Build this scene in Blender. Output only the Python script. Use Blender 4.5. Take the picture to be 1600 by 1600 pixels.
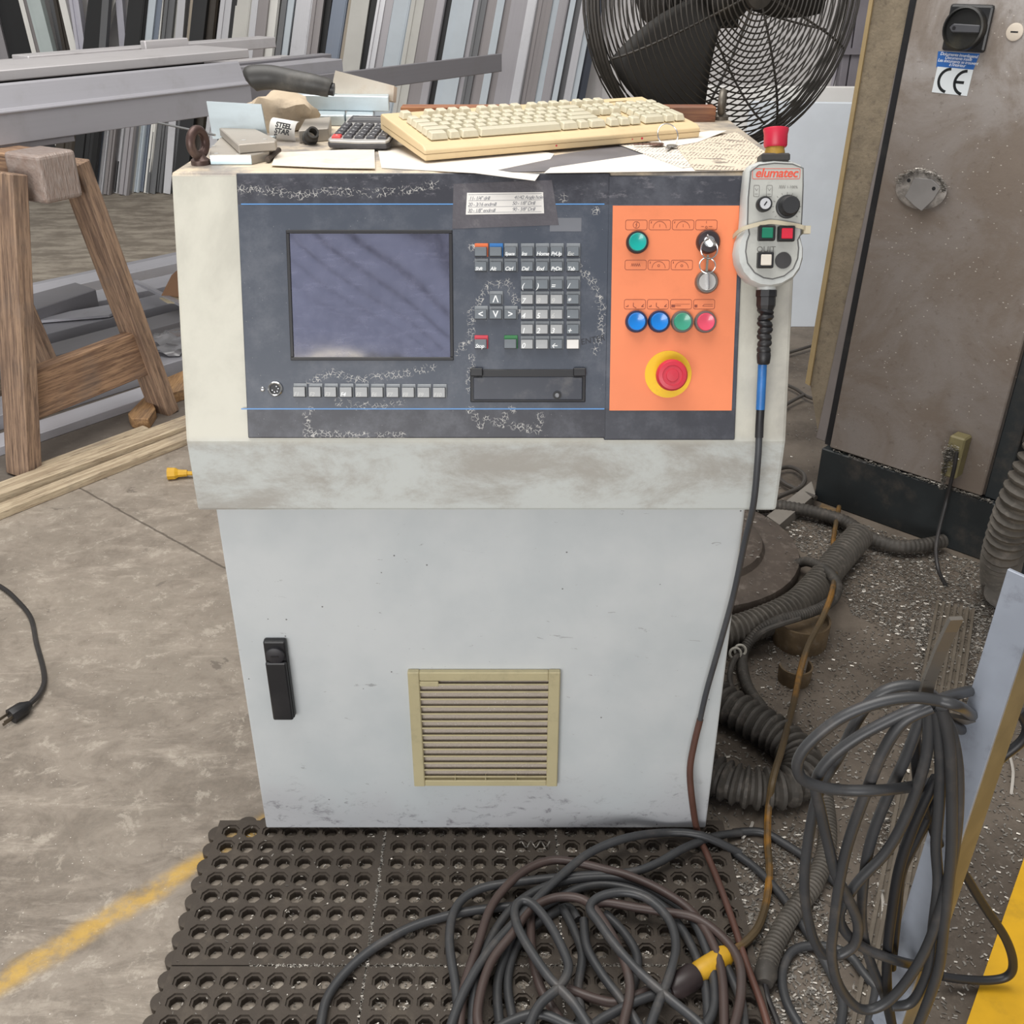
import bpy, bmesh, math, random
import numpy as np
from mathutils import Vector, Matrix

for _o in list(bpy.data.objects):
    bpy.data.objects.remove(_o, do_unlink=True)
scene = bpy.context.scene
COL = scene.collection
RND = random.Random(11)

# ------------------------------------------------------------------ camera
PITCH = math.radians(28.65)
CAM_H = 1.372
FPX = 1600.0
cam_data = bpy.data.cameras.new('camera')
cam_data.sensor_width = 36.0
cam_data.sensor_fit = 'HORIZONTAL'
cam_data.lens = 36.0 * FPX / 1600.0
cam_data.clip_start = 0.02
cam_data.clip_end = 200
cam = bpy.data.objects.new('camera', cam_data)
COL.objects.link(cam)
cam.location = (0, 0, CAM_H)
cam.rotation_euler = (math.radians(90) - PITCH, 0, 0)
scene.camera = cam

# ------------------------------------------------------------------ light
world = bpy.data.worlds.new('world')
scene.world = world
world.use_nodes = True
_bg = world.node_tree.nodes['Background']
_bg.inputs['Color'].default_value = (1.0, 0.985, 0.965, 1)
_bg.inputs['Strength'].default_value = 0.36


def area_light(name, loc, target, sx, sy, power, col=(1, 1, 1)):
    d = bpy.data.lights.new(name, 'AREA')
    d.shape = 'RECTANGLE'
    d.size, d.size_y, d.energy, d.color = sx, sy, power, col
    o = bpy.data.objects.new(name, d)
    COL.objects.link(o)
    o.location = loc
    o.rotation_euler = (Vector(target) - Vector(loc)).to_track_quat('-Z', 'Y').to_euler()
    return o


# added area light behind the photographer brightening the cabinet front, and the roof lights
area_light('front_fill_light', (-2.0, -5.5, 1.25), (-0.2, 1.3, 0.7), 5.0, 2.3, 285, (1.0, 0.985, 0.965))
area_light('roof_light', (-0.9, 1.7, 4.6), (-0.7, 1.9, 0.0), 3.5, 3.5, 215, (1.0, 0.97, 0.93))

scene.view_settings.view_transform = 'Standard'
scene.view_settings.look = 'None'
scene.view_settings.exposure = 0.10
scene.view_settings.gamma = 1.0
scene.view_settings.use_curve_mapping = False


# ------------------------------------------------------------------ picture <-> place
def ray(px, py):
    u, v = (px - 800.0) / FPX, (py - 800.0) / FPX
    return Vector((u, math.cos(PITCH) - v * math.sin(PITCH), -math.sin(PITCH) - v * math.cos(PITCH)))


EYE = Vector((0, 0, CAM_H))


def at_z(px, py, z=0.0):
    d = ray(px, py)
    return EYE + d * ((z - CAM_H) / d.z)


def at_y(px, py, y):
    d = ray(px, py)
    return EYE + d * (y / d.y)


def at_plane(px, py, p0, n):
    d = ray(px, py)
    return EYE + d * ((Vector(p0) - EYE).dot(n) / d.dot(n))


# ------------------------------------------------------------------ colour and materials
def hexc(h):
    h = h.lstrip('#')
    out = []
    for i in (0, 2, 4):
        c = int(h[i:i + 2], 16) / 255.0
        out.append(c / 12.92 if c <= 0.04045 else ((c + 0.055) / 1.055) ** 2.4)
    return (out[0], out[1], out[2], 1.0)


class NT:
    def __init__(self, name):
        self.m = bpy.data.materials.new(name)
        self.m.use_nodes = True
        self.t = self.m.node_tree
        self.b = self.t.nodes['Principled BSDF']
        self.tc = self.t.nodes.new('ShaderNodeTexCoord')

    def obj(self):
        return self.tc.outputs['Object']

    def _set(self, sock, val):
        if isinstance(val, bpy.types.NodeSocket):
            self.t.links.new(val, sock)
        elif val is not None:
            sock.default_value = val

    def math(self, op, a, b=None, c=None, clamp=False):
        n = self.t.nodes.new('ShaderNodeMath')
        n.operation = op
        n.use_clamp = clamp
        for i, v in enumerate((a, b, c)):
            if v is not None:
                self._set(n.inputs[i], v)
        return n.outputs[0]

    def vmath(self, op, a, b=None):
        n = self.t.nodes.new('ShaderNodeVectorMath')
        n.operation = op
        self._set(n.inputs[0], a)
        if b is not None:
            self._set(n.inputs[1], b)
        return n.outputs['Value'] if op in ('DISTANCE', 'DOT_PRODUCT', 'LENGTH') else n.outputs[0]

    def mapping(self, vec, scale=(1, 1, 1), rot=(0, 0, 0), loc=(0, 0, 0)):
        n = self.t.nodes.new('ShaderNodeMapping')
        self._set(n.inputs['Vector'], vec)
        n.inputs['Scale'].default_value = scale
        n.inputs['Rotation'].default_value = rot
        n.inputs['Location'].default_value = loc
        return n.outputs[0]

    def noise(self, vec, scale, detail=3.0, rough=0.55, dist=0.0):
        n = self.t.nodes.new('ShaderNodeTexNoise')
        self._set(n.inputs['Vector'], vec)
        n.inputs['Scale'].default_value = scale
        n.inputs['Detail'].default_value = detail
        n.inputs['Roughness'].default_value = rough
        n.inputs['Distortion'].default_value = dist
        return n.outputs['Fac']

    def voronoi(self, vec, scale, feature='F1'):
        n = self.t.nodes.new('ShaderNodeTexVoronoi')
        n.feature = feature
        self._set(n.inputs['Vector'], vec)
        n.inputs['Scale'].default_value = scale
        return n.outputs['Distance']

    def band(self, fac, lo, hi):
        n = self.t.nodes.new('ShaderNodeMapRange')
        n.interpolation_type = 'SMOOTHSTEP'
        self._set(n.inputs['Value'], fac)
        n.inputs['From Min'].default_value = lo
        n.inputs['From Max'].default_value = hi
        return n.outputs['Result']

    def mix(self, fac, a, b, mode='MIX'):
        n = self.t.nodes.new('ShaderNodeMix')
        n.data_type = 'RGBA'
        n.blend_type = mode
        self._set(n.inputs[0], fac)
        self._set(n.inputs[6], a)
        self._set(n.inputs[7], b)
        return n.outputs[2]

    def bump(self, height, strength=0.3, dist=0.002):
        n = self.t.nodes.new('ShaderNodeBump')
        n.inputs['Strength'].default_value = strength
        n.inputs['Distance'].default_value = dist
        self._set(n.inputs['Height'], height)
        self.t.links.new(n.outputs[0], self.b.inputs['Normal'])

    def done(self, color, rough=0.5, metal=0.0, **kw):
        self._set(self.b.inputs['Base Color'], color)
        self._set(self.b.inputs['Roughness'], rough)
        self._set(self.b.inputs['Metallic'], metal)
        for k, v in kw.items():
            self._set(self.b.inputs[k.replace('_', ' ')], v)
        return self.m


MATS = {}


def paint(name, c, rough=0.5, metal=0.0, var=0.12, scale=8.0, dirt=None, dirt_amt=0.35, dirt_scale=6.0, bump=0.0, bscale=180.0, **kw):
    """painted or plain surface with slight tone drift, optional stains and fine relief"""
    if name in MATS:
        return MATS[name]
    t = NT(name)
    col = hexc(c)
    dark = tuple(x * (1 - var) for x in col[:3]) + (1,)
    out = t.mix(t.band(t.noise(t.obj(), scale, 4), 0.35, 0.65), dark, col)
    if dirt:
        f = t.noise(t.obj(), dirt_scale, 6, 0.65)
        out = t.mix(t.math('MULTIPLY', t.band(f, 0.5, 0.72), dirt_amt), out, hexc(dirt))
    if bump:
        t.bump(t.noise(t.obj(), bscale, 3), bump)
    MATS[name] = t.done(out, rough, metal, **kw)
    return MATS[name]


def wood(name, c1, c2, axis='X', rough=0.75, scale=95.0):
    t = NT(name)
    s = {'X': (0.06, 1, 1), 'Y': (1, 0.06, 1), 'Z': (1, 1, 0.06)}[axis]
    v = t.mapping(t.obj(), s)
    g = t.noise(v, scale, 5, 0.65, 0.4)
    g2 = t.noise(v, scale * 3.2, 3, 0.6)
    col = t.mix(t.band(g, 0.35, 0.66), hexc(c1), hexc(c2))
    col = t.mix(t.math('MULTIPLY', t.band(g2, 0.54, 0.66), 0.5), col, hexc('3b2a1e'))
    blot = t.noise(t.obj(), 7, 4)
    col = t.mix(t.math('MULTIPLY', t.band(blot, 0.5, 0.75), 0.4), col, hexc('6f6762'))
    t.bump(g, 0.35, 0.002)
    return t.done(col, rough)


def alu(name, c, rough=0.38, metal=0.75, axis='X', streak=0.12):
    t = NT(name)
    s = {'X': (0.02, 1, 1), 'Y': (1, 0.02, 1), 'Z': (1, 1, 0.02)}[axis]
    g = t.noise(t.mapping(t.obj(), s), 120, 3)
    col = hexc(c)
    dk = tuple(x * (1 - streak) for x in col[:3]) + (1,)
    out = t.mix(g, dk, col)
    sm = t.noise(t.obj(), 9, 5, 0.65)
    out = t.mix(t.math('MULTIPLY', t.band(sm, 0.5, 0.8), 0.3), out, hexc('8a8682'))
    return t.done(out, rough, metal)


# ------------------------------------------------------------------ mesh building
def frame(origin, x, y, z=None):
    """4x4 from axes"""
    x = Vector(x).normalized()
    y = Vector(y)
    z = x.cross(y).normalized() if z is None else Vector(z).normalized()
    y = z.cross(x).normalized()
    m = Matrix((x, y, z)).transposed().to_4x4()
    m.translation = Vector(origin)
    return m


class MB:
    def __init__(self):
        self.v, self.f = [], []

    def add(self, verts, faces, M=None):
        o = len(self.v)
        for p in verts:
            p = Vector(p)
            self.v.append(M @ p if M is not None else p)
        self.f += [tuple(i + o for i in fc) for fc in faces]
        return self

    def box(self, x0, x1, y0, y1, z0, z1, M=None):
        vs = [(x0, y0, z0), (x1, y0, z0), (x1, y1, z0), (x0, y1, z0), (x0, y0, z1), (x1, y0, z1), (x1, y1, z1), (x0, y1, z1)]
        fs = [(0, 3, 2, 1), (4, 5, 6, 7), (0, 1, 5, 4), (1, 2, 6, 5), (2, 3, 7, 6), (3, 0, 4, 7)]
        return self.add(vs, fs, M)

    def cbox(self, c, s, M=None):
        return self.box(c[0] - s[0] / 2, c[0] + s[0] / 2, c[1] - s[1] / 2, c[1] + s[1] / 2, c[2] - s[2] / 2, c[2] + s[2] / 2, M)

    def taper(self, x0, x1, y0, y1, z0, z1, ins, M=None, dy=0.0):
        """box whose top is inset (key caps)"""
        vs = [(x0, y0, z0), (x1, y0, z0), (x1, y1, z0), (x0, y1, z0),
              (x0 + ins, y0 + ins + dy, z1), (x1 - ins, y0 + ins + dy, z1), (x1 - ins, y1 - ins * .4 + dy * .3, z1), (x0 + ins, y1 - ins * .4 + dy * .3, z1)]
        fs = [(0, 3, 2, 1), (4, 5, 6, 7), (0, 1, 5, 4), (1, 2, 6, 5), (2, 3, 7, 6), (3, 0, 4, 7)]
        return self.add(vs, fs, M)

    def bar(self, p, q, w, h, up=(0, 0, 1)):
        """rectangular bar from p to q, w across, h along up"""
        p, q = Vector(p), Vector(q)
        d = (q - p)
        L = d.length
        d.normalize()
        u = Vector(up)
        s = d.cross(u).normalized()
        u = s.cross(d).normalized()
        M = Matrix((d, s, u)).transposed().to_4x4()
        M.translation = p
        return self.box(0, L, -w / 2, w / 2, -h / 2, h / 2, M)

    def prism(self, poly, z0, z1, M=None):
        n = len(poly)
        vs = [(a, b, z0) for a, b in poly] + [(a, b, z1) for a, b in poly]
        fs = [tuple(range(n - 1, -1, -1)), tuple(range(n, 2 * n))]
        fs += [(i, (i + 1) % n, n + (i + 1) % n, n + i) for i in range(n)]
        return self.add(vs, fs, M)

    def lathe(self, prof, n=24, M=None, cap=True, a0=0.0, a1=None):
        """profile [(r, z)...] round the local z axis"""
        full = a1 is None
        a1 = a0 + 2 * math.pi if full else a1
        cnt = n if full else n + 1
        vs, fs = [], []
        for r, z in prof:
            for i in range(cnt):
                a = a0 + (a1 - a0) * i / n
                vs.append((r * math.cos(a), r * math.sin(a), z))
        for j in range(len(prof) - 1):
            for i in range(n):
                k = (i + 1) % cnt
                fs.append((j * cnt + i, j * cnt + k, (j + 1) * cnt + k, (j + 1) * cnt + i))
        if cap and full:
            fs.append(tuple(range(n - 1, -1, -1)))
            fs.append(tuple((len(prof) - 1) * cnt + i for i in range(n)))
        return self.add(vs, fs, M)

    def torus(self, R, r, M=None, n=28, k=8, a0=0.0, a1=2 * math.pi):
        pts = []
        full = abs(a1 - a0 - 2 * math.pi) < 1e-6
        for i in range(n if full else n + 1):
            a = a0 + (a1 - a0) * i / n
            pts.append(Vector((R * math.cos(a), R * math.sin(a), 0)))
        b = MB().tube(pts, r, k, closed=full)
        return self.add(b.v, b.f, M)

    def tube(self, pts, r, k=8, closed=False):
        pts = [Vector(p) for p in pts]
        n = len(pts)
        rs = r if isinstance(r, (list, tuple)) else [r] * n
        vs, fs = [], []
        prev = None
        for i in range(n):
            if closed:
                t = (pts[(i + 1) % n] - pts[i - 1])
            else:
                t = pts[min(i + 1, n - 1)] - pts[max(i - 1, 0)]
            if t.length < 1e-9:
                t = Vector((0, 0, 1))
            t.normalize()
            if prev is None:
                a = Vector((0, 0, 1)) if abs(t.z) < 0.9 else Vector((1, 0, 0))
                u = (a - t * a.dot(t)).normalized()
            else:
                u = prev - t * prev.dot(t)
                u = u.normalized() if u.length > 1e-6 else Vector((1, 0, 0))
            prev = u
            w = t.cross(u)
            for j in range(k):
                a = 2 * math.pi * j / k
                vs.append(pts[i] + (u * math.cos(a) + w * math.sin(a)) * rs[i])
        for i in range(n if closed else n - 1):
            i2 = (i + 1) % n
            for j in range(k):
                j2 = (j + 1) % k
                fs.append((i * k + j, i * k + j2, i2 * k + j2, i2 * k + j))
        if not closed:
            fs.append(tuple(range(k - 1, -1, -1)))
            fs.append(tuple((n - 1) * k + j for j in range(k)))
        return self.add(vs, fs)

    def build(self, name, mat, parent=None, smooth=False, bevel=0.0, M=None, seg=1, origin=None):
        """link as ONE mesh object. M: keep vertices in that frame; otherwise centre the origin"""
        if M is not None:
            inv = M.inverted()
            vs = [inv @ p for p in self.v]
            loc = M
        else:
            if origin is None:
                a = np.array([tuple(p) for p in self.v])
                c = Vector((a.min(0) + a.max(0)) / 2)
            else:
                c = Vector(origin)
            vs = [p - c for p in self.v]
            loc = Matrix.Translation(c)
        me = bpy.data.meshes.new(name)
        me.from_pydata([tuple(p) for p in vs], [], self.f)
        bm = bmesh.new()
        bm.from_mesh(me)
        bmesh.ops.recalc_face_normals(bm, faces=bm.faces)
        bm.to_mesh(me)
        bm.free()
        if smooth:
            me.polygons.foreach_set('use_smooth', [True] * len(me.polygons))
            try:
                me.set_sharp_from_angle(angle=math.radians(42))
            except Exception:
                pass
        if mat is not None:
            me.materials.append(mat)
        o = bpy.data.objects.new(name, me)
        return link(o, loc, parent, bevel, seg)


WORLD = {}


def link(o, loc, parent=None, bevel=0.0, seg=1):
    COL.objects.link(o)
    WORLD[o] = loc.copy()
    if parent is not None:
        o.parent = parent
        o.matrix_local = WORLD[parent].inverted() @ loc
    else:
        o.matrix_local = loc
    if bevel:
        b = o.modifiers.new('bevel', 'BEVEL')
        b.width = bevel
        b.segments = seg
        b.limit_method = 'ANGLE'
        b.angle_limit = math.radians(40)
        b.use_clamp_overlap = True
    return o


def clone(o, parent, delta):
    """another instance of a one-mesh part, moved by delta in the world"""
    c = o.copy()
    loc = Matrix.Translation(Vector(delta)) @ WORLD[o]
    return link(c, loc, parent)


def tag(o, label, cat, group=None, kind=None):
    if label:
        o['label'] = label
    if cat:
        o['category'] = cat
    if group:
        o['group'] = group
    if kind:
        o['kind'] = kind
    return o


def thing(name, loc, label, cat, group=None):
    o = bpy.data.objects.new(name, None)
    o.empty_display_size = 0.05
    link(o, Matrix.Translation(Vector(loc)))
    return tag(o, label, cat, group)


def structure(o):
    o['kind'] = 'structure'
    return o


def smooth_path(pts, per=8):
    """Catmull-Rom through the points"""
    pts = [Vector(p) for p in pts]
    out = []
    n = len(pts)
    for i in range(n - 1):
        p0, p1, p2, p3 = pts[max(i - 1, 0)], pts[i], pts[i + 1], pts[min(i + 2, n - 1)]
        for j in range(per):
            t = j / per
            out.append(0.5 * ((2 * p1) + (p2 - p0) * t + (2 * p0 - 5 * p1 + 4 * p2 - p3) * t * t + (3 * p1 - p0 - 3 * p2 + p3) * t ** 3))
    out.append(pts[-1])
    return out


def text(name, s, size, M, mat, parent, shear=0.0, align='LEFT', bold=0.0, spacing=1.0):
    """flat lettering lying on the frame M (x along the line, z out of the surface)"""
    cu = bpy.data.curves.new(name, 'FONT')
    cu.body = s
    cu.size = size
    cu.shear = shear
    cu.align_x = align
    cu.align_y = 'CENTER'
    cu.offset = bold
    cu.extrude = 0.00006
    cu.resolution_u = 3
    cu.space_character = spacing
    cu.materials.append(mat)
    TEXTS.append((name, cu, M, parent, mat))


TEXTS = []


def finish_texts():
    """turn every line of lettering into a plain mesh part"""
    tmp = []
    for name, cu, M, parent, mat in TEXTS:
        o = bpy.data.objects.new('tmp', cu)
        COL.objects.link(o)
        tmp.append(o)
    dg = bpy.context.evaluated_depsgraph_get()
    for o, (name, cu, M, parent, mat) in zip(tmp, TEXTS):
        me = bpy.data.meshes.new_from_object(o.evaluated_get(dg))
        me.name = name
        c = bpy.data.objects.new(name, me)
        link(c, M, parent)
    for o in tmp:
        bpy.data.objects.remove(o, do_unlink=True)


def T(x, y, z):
    return Matrix.Translation((x, y, z))


ORD = ['first', 'second', 'third', 'fourth', 'fifth', 'sixth', 'seventh', 'eighth', 'ninth', 'tenth', 'eleventh', 'twelfth', 'thirteenth',
       'fourteenth', 'fifteenth', 'sixteenth', 'seventeenth', 'eighteenth', 'nineteenth', 'twentieth', 'twenty-first', 'twenty-second',
       'twenty-third', 'twenty-fourth', 'twenty-fifth', 'twenty-sixth', 'twenty-seventh', 'twenty-eighth', 'twenty-ninth', 'thirtieth']

# ================================================================== SETTING
def line_dist(t, p, q):
    """distance from a floor line through p, q, and the coordinate along it"""
    p, q = Vector((p.x, p.y, 0)), Vector((q.x, q.y, 0))
    d = (q - p).normalized()
    n = Vector((-d.y, d.x, 0))
    off = t.vmath('SUBTRACT', t.obj(), tuple(p))
    return t.vmath('DOT_PRODUCT', off, tuple(n)), t.vmath('DOT_PRODUCT', off, tuple(d))


def floor_material():
    t = NT('stained_concrete')
    o = t.obj()
    big = t.noise(o, 1.3, 5, 0.6, 0.4)
    mid = t.noise(t.mapping(o, (1, 1.5, 1), (0, 0, 0.6)), 6.0, 9, 0.72, 0.8)
    fine = t.noise(o, 70.0, 6, 0.75)
    streak = t.noise(t.mapping(o, (1.0, 4.5, 1), (0, 0, 0.8)), 4.0, 9, 0.75, 0.4)
    flake = t.noise(o, 15.0, 9, 0.78, 0.4)
    col = t.mix(t.band(big, 0.32, 0.68), hexc('6d645a'), hexc('938a7e'))
    col = t.mix(t.math('MULTIPLY', t.band(mid, 0.42, 0.62), 0.75), col, hexc('9c9286'))
    col = t.mix(t.math('MULTIPLY', t.band(streak, 0.53, 0.66), 0.65), col, hexc('b0a699'))
    col = t.mix(t.math('MULTIPLY', t.band(flake, 0.54, 0.62), 0.6), col, hexc('b9b0a3'))
    col = t.mix(t.math('MULTIPLY', t.band(flake, 0.50, 0.36), 0.45), col, hexc('6b6156'))
    col = t.mix(t.math('MULTIPLY', t.band(fine, 0.42, 0.64), 0.45), col, hexc('8d8276'))
    # worn-through dark scabs and pale specks
    scab = t.math('MULTIPLY', t.band(t.noise(o, 16, 6, 0.7, 0.5), 0.63, 0.67), t.band(big, 0.42, 0.62))
    col = t.mix(t.math('MULTIPLY', scab, 0.7), col, hexc('5e564e'))
    speck = t.math('LESS_THAN', t.voronoi(o, 60), 0.06)
    col = t.mix(t.math('MULTIPLY', speck, 0.65), col, hexc('e4ded5'))
    # oil-soaked ground round the machine on the right; darker floor under the left stock
    sx = t.t.nodes.new('ShaderNodeSeparateXYZ')
    t.t.links.new(o, sx.inputs[0])
    wob = t.math('MULTIPLY', t.math('SUBTRACT', mid, 0.5), 0.5)
    oil = t.band(t.math('ADD', sx.outputs[0], wob), 0.12, 0.42)
    oilc = t.mix(t.band(t.noise(o, 3.2, 6, 0.65), 0.35, 0.65), hexc('463d34'), hexc('6f655a'))
    oilc = t.mix(t.math('MULTIPLY', t.band(fine, 0.5, 0.7), 0.4), oilc, hexc('7b7066'))
    far = t.band(sx.outputs[1], 3.6, 4.6)
    oil = t.math('MULTIPLY', oil, t.math('SUBTRACT', 1.0, t.math('MULTIPLY', far, 0.6)))
    col = t.mix(t.math('MULTIPLY', oil, 0.93), col, oilc)
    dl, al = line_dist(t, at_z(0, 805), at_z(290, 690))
    stock_dark = t.math('MULTIPLY', t.band(t.math('ADD', dl, wob), 0.02, 0.2), t.math('SUBTRACT', 1.0, t.band(sx.outputs[1], 3.6, 4.4)))
    col = t.mix(t.math('MULTIPLY', stock_dark, 0.75), col, hexc('5a534d'))
    back = t.math('MULTIPLY', t.band(sx.outputs[1], 3.8, 4.8), t.math('SUBTRACT', 1.0, t.band(sx.outputs[0], 0.0, 0.6)))
    backc = t.mix(t.band(t.noise(t.mapping(o, (1, 2.2, 1)), 4.5, 6, 0.68), 0.4, 0.62), hexc('7d7468'), hexc('aaa193'))
    col = t.mix(t.math('MULTIPLY', back, 0.85), col, backc)
    # saw-cut joint
    dj, aj = line_dist(t, at_z(165, 785), at_z(360, 893))
    jit = t.math('MULTIPLY', t.math('SUBTRACT', t.noise(o, 20, 4), 0.5), 0.012)
    joint = t.math('LESS_THAN', t.math('ABSOLUTE', t.math('ADD', dj, jit)), 0.0032)
    col = t.mix(t.math('MULTIPLY', joint, 0.75), col, hexc('4c443c'))
    # worn yellow floor line
    dy, ay = line_dist(t, at_z(0, 1538), at_z(415, 1283))
    dy = t.math('ADD', dy, t.math('MULTIPLY', t.math('SUBTRACT', t.noise(o, 9, 4), 0.5), 0.03))
    edge = t.math('SUBTRACT', 1.0, t.band(t.math('ABSOLUTE', dy), 0.008, 0.034))
    wear = t.band(t.noise(o, 22, 7, 0.72), 0.34, 0.6)
    core = t.math('SUBTRACT', 1.0, t.band(t.math('ABSOLUTE', dy), 0.0, 0.03))
    edge = t.math('MULTIPLY', edge, t.math('LESS_THAN', ay, 0.75))
    yel = t.math('MULTIPLY', edge, t.math('ADD', t.math('MULTIPLY', wear, 0.55), t.math('MULTIPLY', core, 0.32)), clamp=True)
    col = t.mix(yel, col, t.mix(mid, hexc('b08a3a'), hexc('d9b254')))
    t.bump(t.math('ADD', t.math('MULTIPLY', fine, 0.5), mid), 0.35, 0.004)
    return t.done(col, t.math('ADD', 0.55, t.math('MULTIPLY', big, 0.3)), 0.0)


FLOOR_MAT = floor_material()
structure(MB().box(-9, 9, -6, 12, -0.05, 0, None).build('floor', FLOOR_MAT, origin=(0, 0, 0)))

# back wall of ribbed white sheet
WALL_Y = 7.35
wb = MB()
x = -9.0
while x < 9.0:
    wb.box(x, x + 0.26, WALL_Y, WALL_Y + 0.06, 0, 4.2)
    wb.box(x + 0.26, x + 0.30, WALL_Y + 0.02, WALL_Y + 0.06, 0, 4.2)
    x += 0.30
structure(wb.build('wall_back', paint('white_sheet_wall', 'e9e6e6', 0.6, var=0.05)))

# unseen roof piece added for bands in the monitor: glowing strips between grey ribs
roof_m = paint('roof_rib', '6f6d7c', 0.7, var=0.12, scale=3)


def strip_glow(name, c, strength, var=0.55):
    t = NT(name)
    n = t.noise(t.mapping(t.obj(), (1, 0.25, 1)), 1.6, 3)
    return t.done(hexc('c9c9d2'), 0.6, 0.0, Emission_Color=t.mix(n, tuple(x * var for x in hexc(c)[:3]) + (1,), hexc(c)), Emission_Strength=strength)


glow_m = strip_glow('roof_strip_glow', 'b9c4f2', 1.0)
RPIT = 0.52
RFM = frame((-1.45, -8.9, 4.6), (0.307, -0.951, 0), (0.951, 0.307, 0), (0, 0, 1)) if False else Matrix(((0.307, 0.951, 0, -1.45), (-0.951, 0.307, 0, -8.9), (0, 0, 1, 4.6), (0, 0, 0, 1)))
rf, rk, ro = MB(), MB(), MB()
for i in range(-6, 6):
    y = i * RPIT
    x0, x1 = -4.0, 4.5
    q = [(x0, y, 0), (x1, y, 0), (x1, y + RPIT * .5, .16), (x0, y + RPIT * .5, .16)]
    if i == -5:
        ro.add([(x0, y, 0), (x1, y, 0), (x1, y + RPIT * .2, .064), (x0, y + RPIT * .2, .064)], [(0, 1, 2, 3)], RFM)
        rk.add([(x0, y + RPIT * .2, .064), (x1, y + RPIT * .2, .064), q[2], q[3]], [(0, 1, 2, 3)], RFM)
    else:
        rk.add(q, [(0, 1, 2, 3)], RFM)
    rf.add([(x0, y + RPIT * .5, .16), (x1, y + RPIT * .5, .16), (x1, y + RPIT, 0), (x0, y + RPIT, 0)], [(0, 1, 2, 3)], RFM)
structure(rf.build('ceiling', roof_m))
structure(rk.build('glow_strip_1', glow_m))
structure(ro.build('glow_strip_2', strip_glow('warm_strip_glow', 'fff3dd', 3.5, 0.9)))  # warm glow added to brighten one corner of the monitor reflection

# ================================================================== CONTROL CABINET
BX0, BX1 = -0.4316, 0.340      # lower body
CX0, CX1 = -0.452, 0.380       # console
BY = 1.311                     # front of the lower body
LY = 1.2915                    # front of the lip
LZ0, LZ1 = 0.668, 0.778        # lip
TY, TZ = 1.405, 1.117          # front edge of the top
BACK = 1.905


def cabinet_paint(name, base, low, seed):
    t = NT(name)
    o = t.obj()
    n1 = t.noise(t.mapping(o, (1, 1, 1), loc=(seed, 0, 0)), 3.5, 5, 0.6)
    n2 = t.noise(o, 26, 6, 0.7, 0.5)
    col = t.mix(t.band(n1, 0.35, 0.68), hexc(base), hexc(low))
    scr = t.noise(t.mapping(o, (1, 1, 2.6), (0, 0.3, 0)), 30, 5, 0.72, 0.9)
    col = t.mix(t.math('MULTIPLY', t.band(scr, 0.66, 0.7), 0.5), col, hexc('6c6a6c'))
    # scuffs gathered along the bottom, where shoes and swarf reach
    s = t.t.nodes.new('ShaderNodeSeparateXYZ')
    t.t.links.new(o, s.inputs[0])
    low_f = t.math('SUBTRACT', 1.0, t.band(t.math('ADD', s.outputs[2], t.math('MULTIPLY', t.math('SUBTRACT', n1, 0.5), 0.35)), -0.31, -0.17))
    sc2 = t.math('MULTIPLY', t.band(t.noise(t.mapping(o, (1, 1, 1.8)), 30, 8, 0.8, 0.5), 0.53, 0.66), low_f)
    col = t.mix(t.math('MULTIPLY', sc2, 0.85), col, hexc('57545a'))
    col = t.mix(t.math('MULTIPLY', low_f, 0.42), col, hexc('8f8c93'))
    col = t.mix(t.math('MULTIPLY', t.math('LESS_THAN', t.voronoi(o, 26), 0.035), 0.8), col, hexc('4a484a'))
    t.bump(n2, 0.12, 0.001)
    return t.done(col, 0.42)


def console_paint():
    t = NT('cream_console_paint')
    o = t.obj()
    n1 = t.noise(o, 5, 6, 0.65, 0.3)
    n2 = t.noise(t.mapping(o, (0.8, 1.0, 1.6)), 7, 8, 0.75, 0.3)
    col = t.mix(t.band(n1, 0.38, 0.68), hexc('cdcbbe'), hexc('b9b7ab'))
    s = t.t.nodes.new('ShaderNodeSeparateXYZ')
    t.t.links.new(o, s.inputs[0])
    # hand grime rubbed along the front lip
    lip = t.math('SUBTRACT', 1.0, t.band(s.outputs[2], -0.125, -0.105))
    lipc = t.mix(t.band(n2, 0.42, 0.66), hexc('c3c8c6'), hexc('a3a09a'))
    col = t.mix(t.math('MULTIPLY', lip, 0.9), col, lipc)
    top = t.band(s.outputs[2], 0.218, 0.222)
    topc = t.mix(t.band(t.noise(o, 12, 6, 0.7), 0.4, 0.65), hexc('d9c8ae'), hexc('8a827c'))
    col = t.mix(t.math('MULTIPLY', top, 0.9), col, topc)
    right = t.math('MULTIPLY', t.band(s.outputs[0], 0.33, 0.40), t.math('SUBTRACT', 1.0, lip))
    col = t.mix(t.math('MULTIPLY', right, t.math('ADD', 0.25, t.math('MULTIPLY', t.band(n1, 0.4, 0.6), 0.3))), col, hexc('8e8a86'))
    t.bump(t.noise(o, 240, 2), 0.18, 0.0008)
    return t.done(col, 0.5)


ROOT = thing('control_cabinet', ((CX0 + CX1) / 2, BY + 0.25, 0), 'pale grey machine control cabinet with dark operator panel, monitor and orange switch plate', 'control cabinet')
M_BODY = cabinet_paint('grey_cabinet_paint', 'c8cccd', 'bac0c2', 0.0)
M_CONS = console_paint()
M_BLACK = paint('black_plastic', '1d1d20', 0.45, var=0.2, dirt='4a4744', dirt_amt=0.3)

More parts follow.
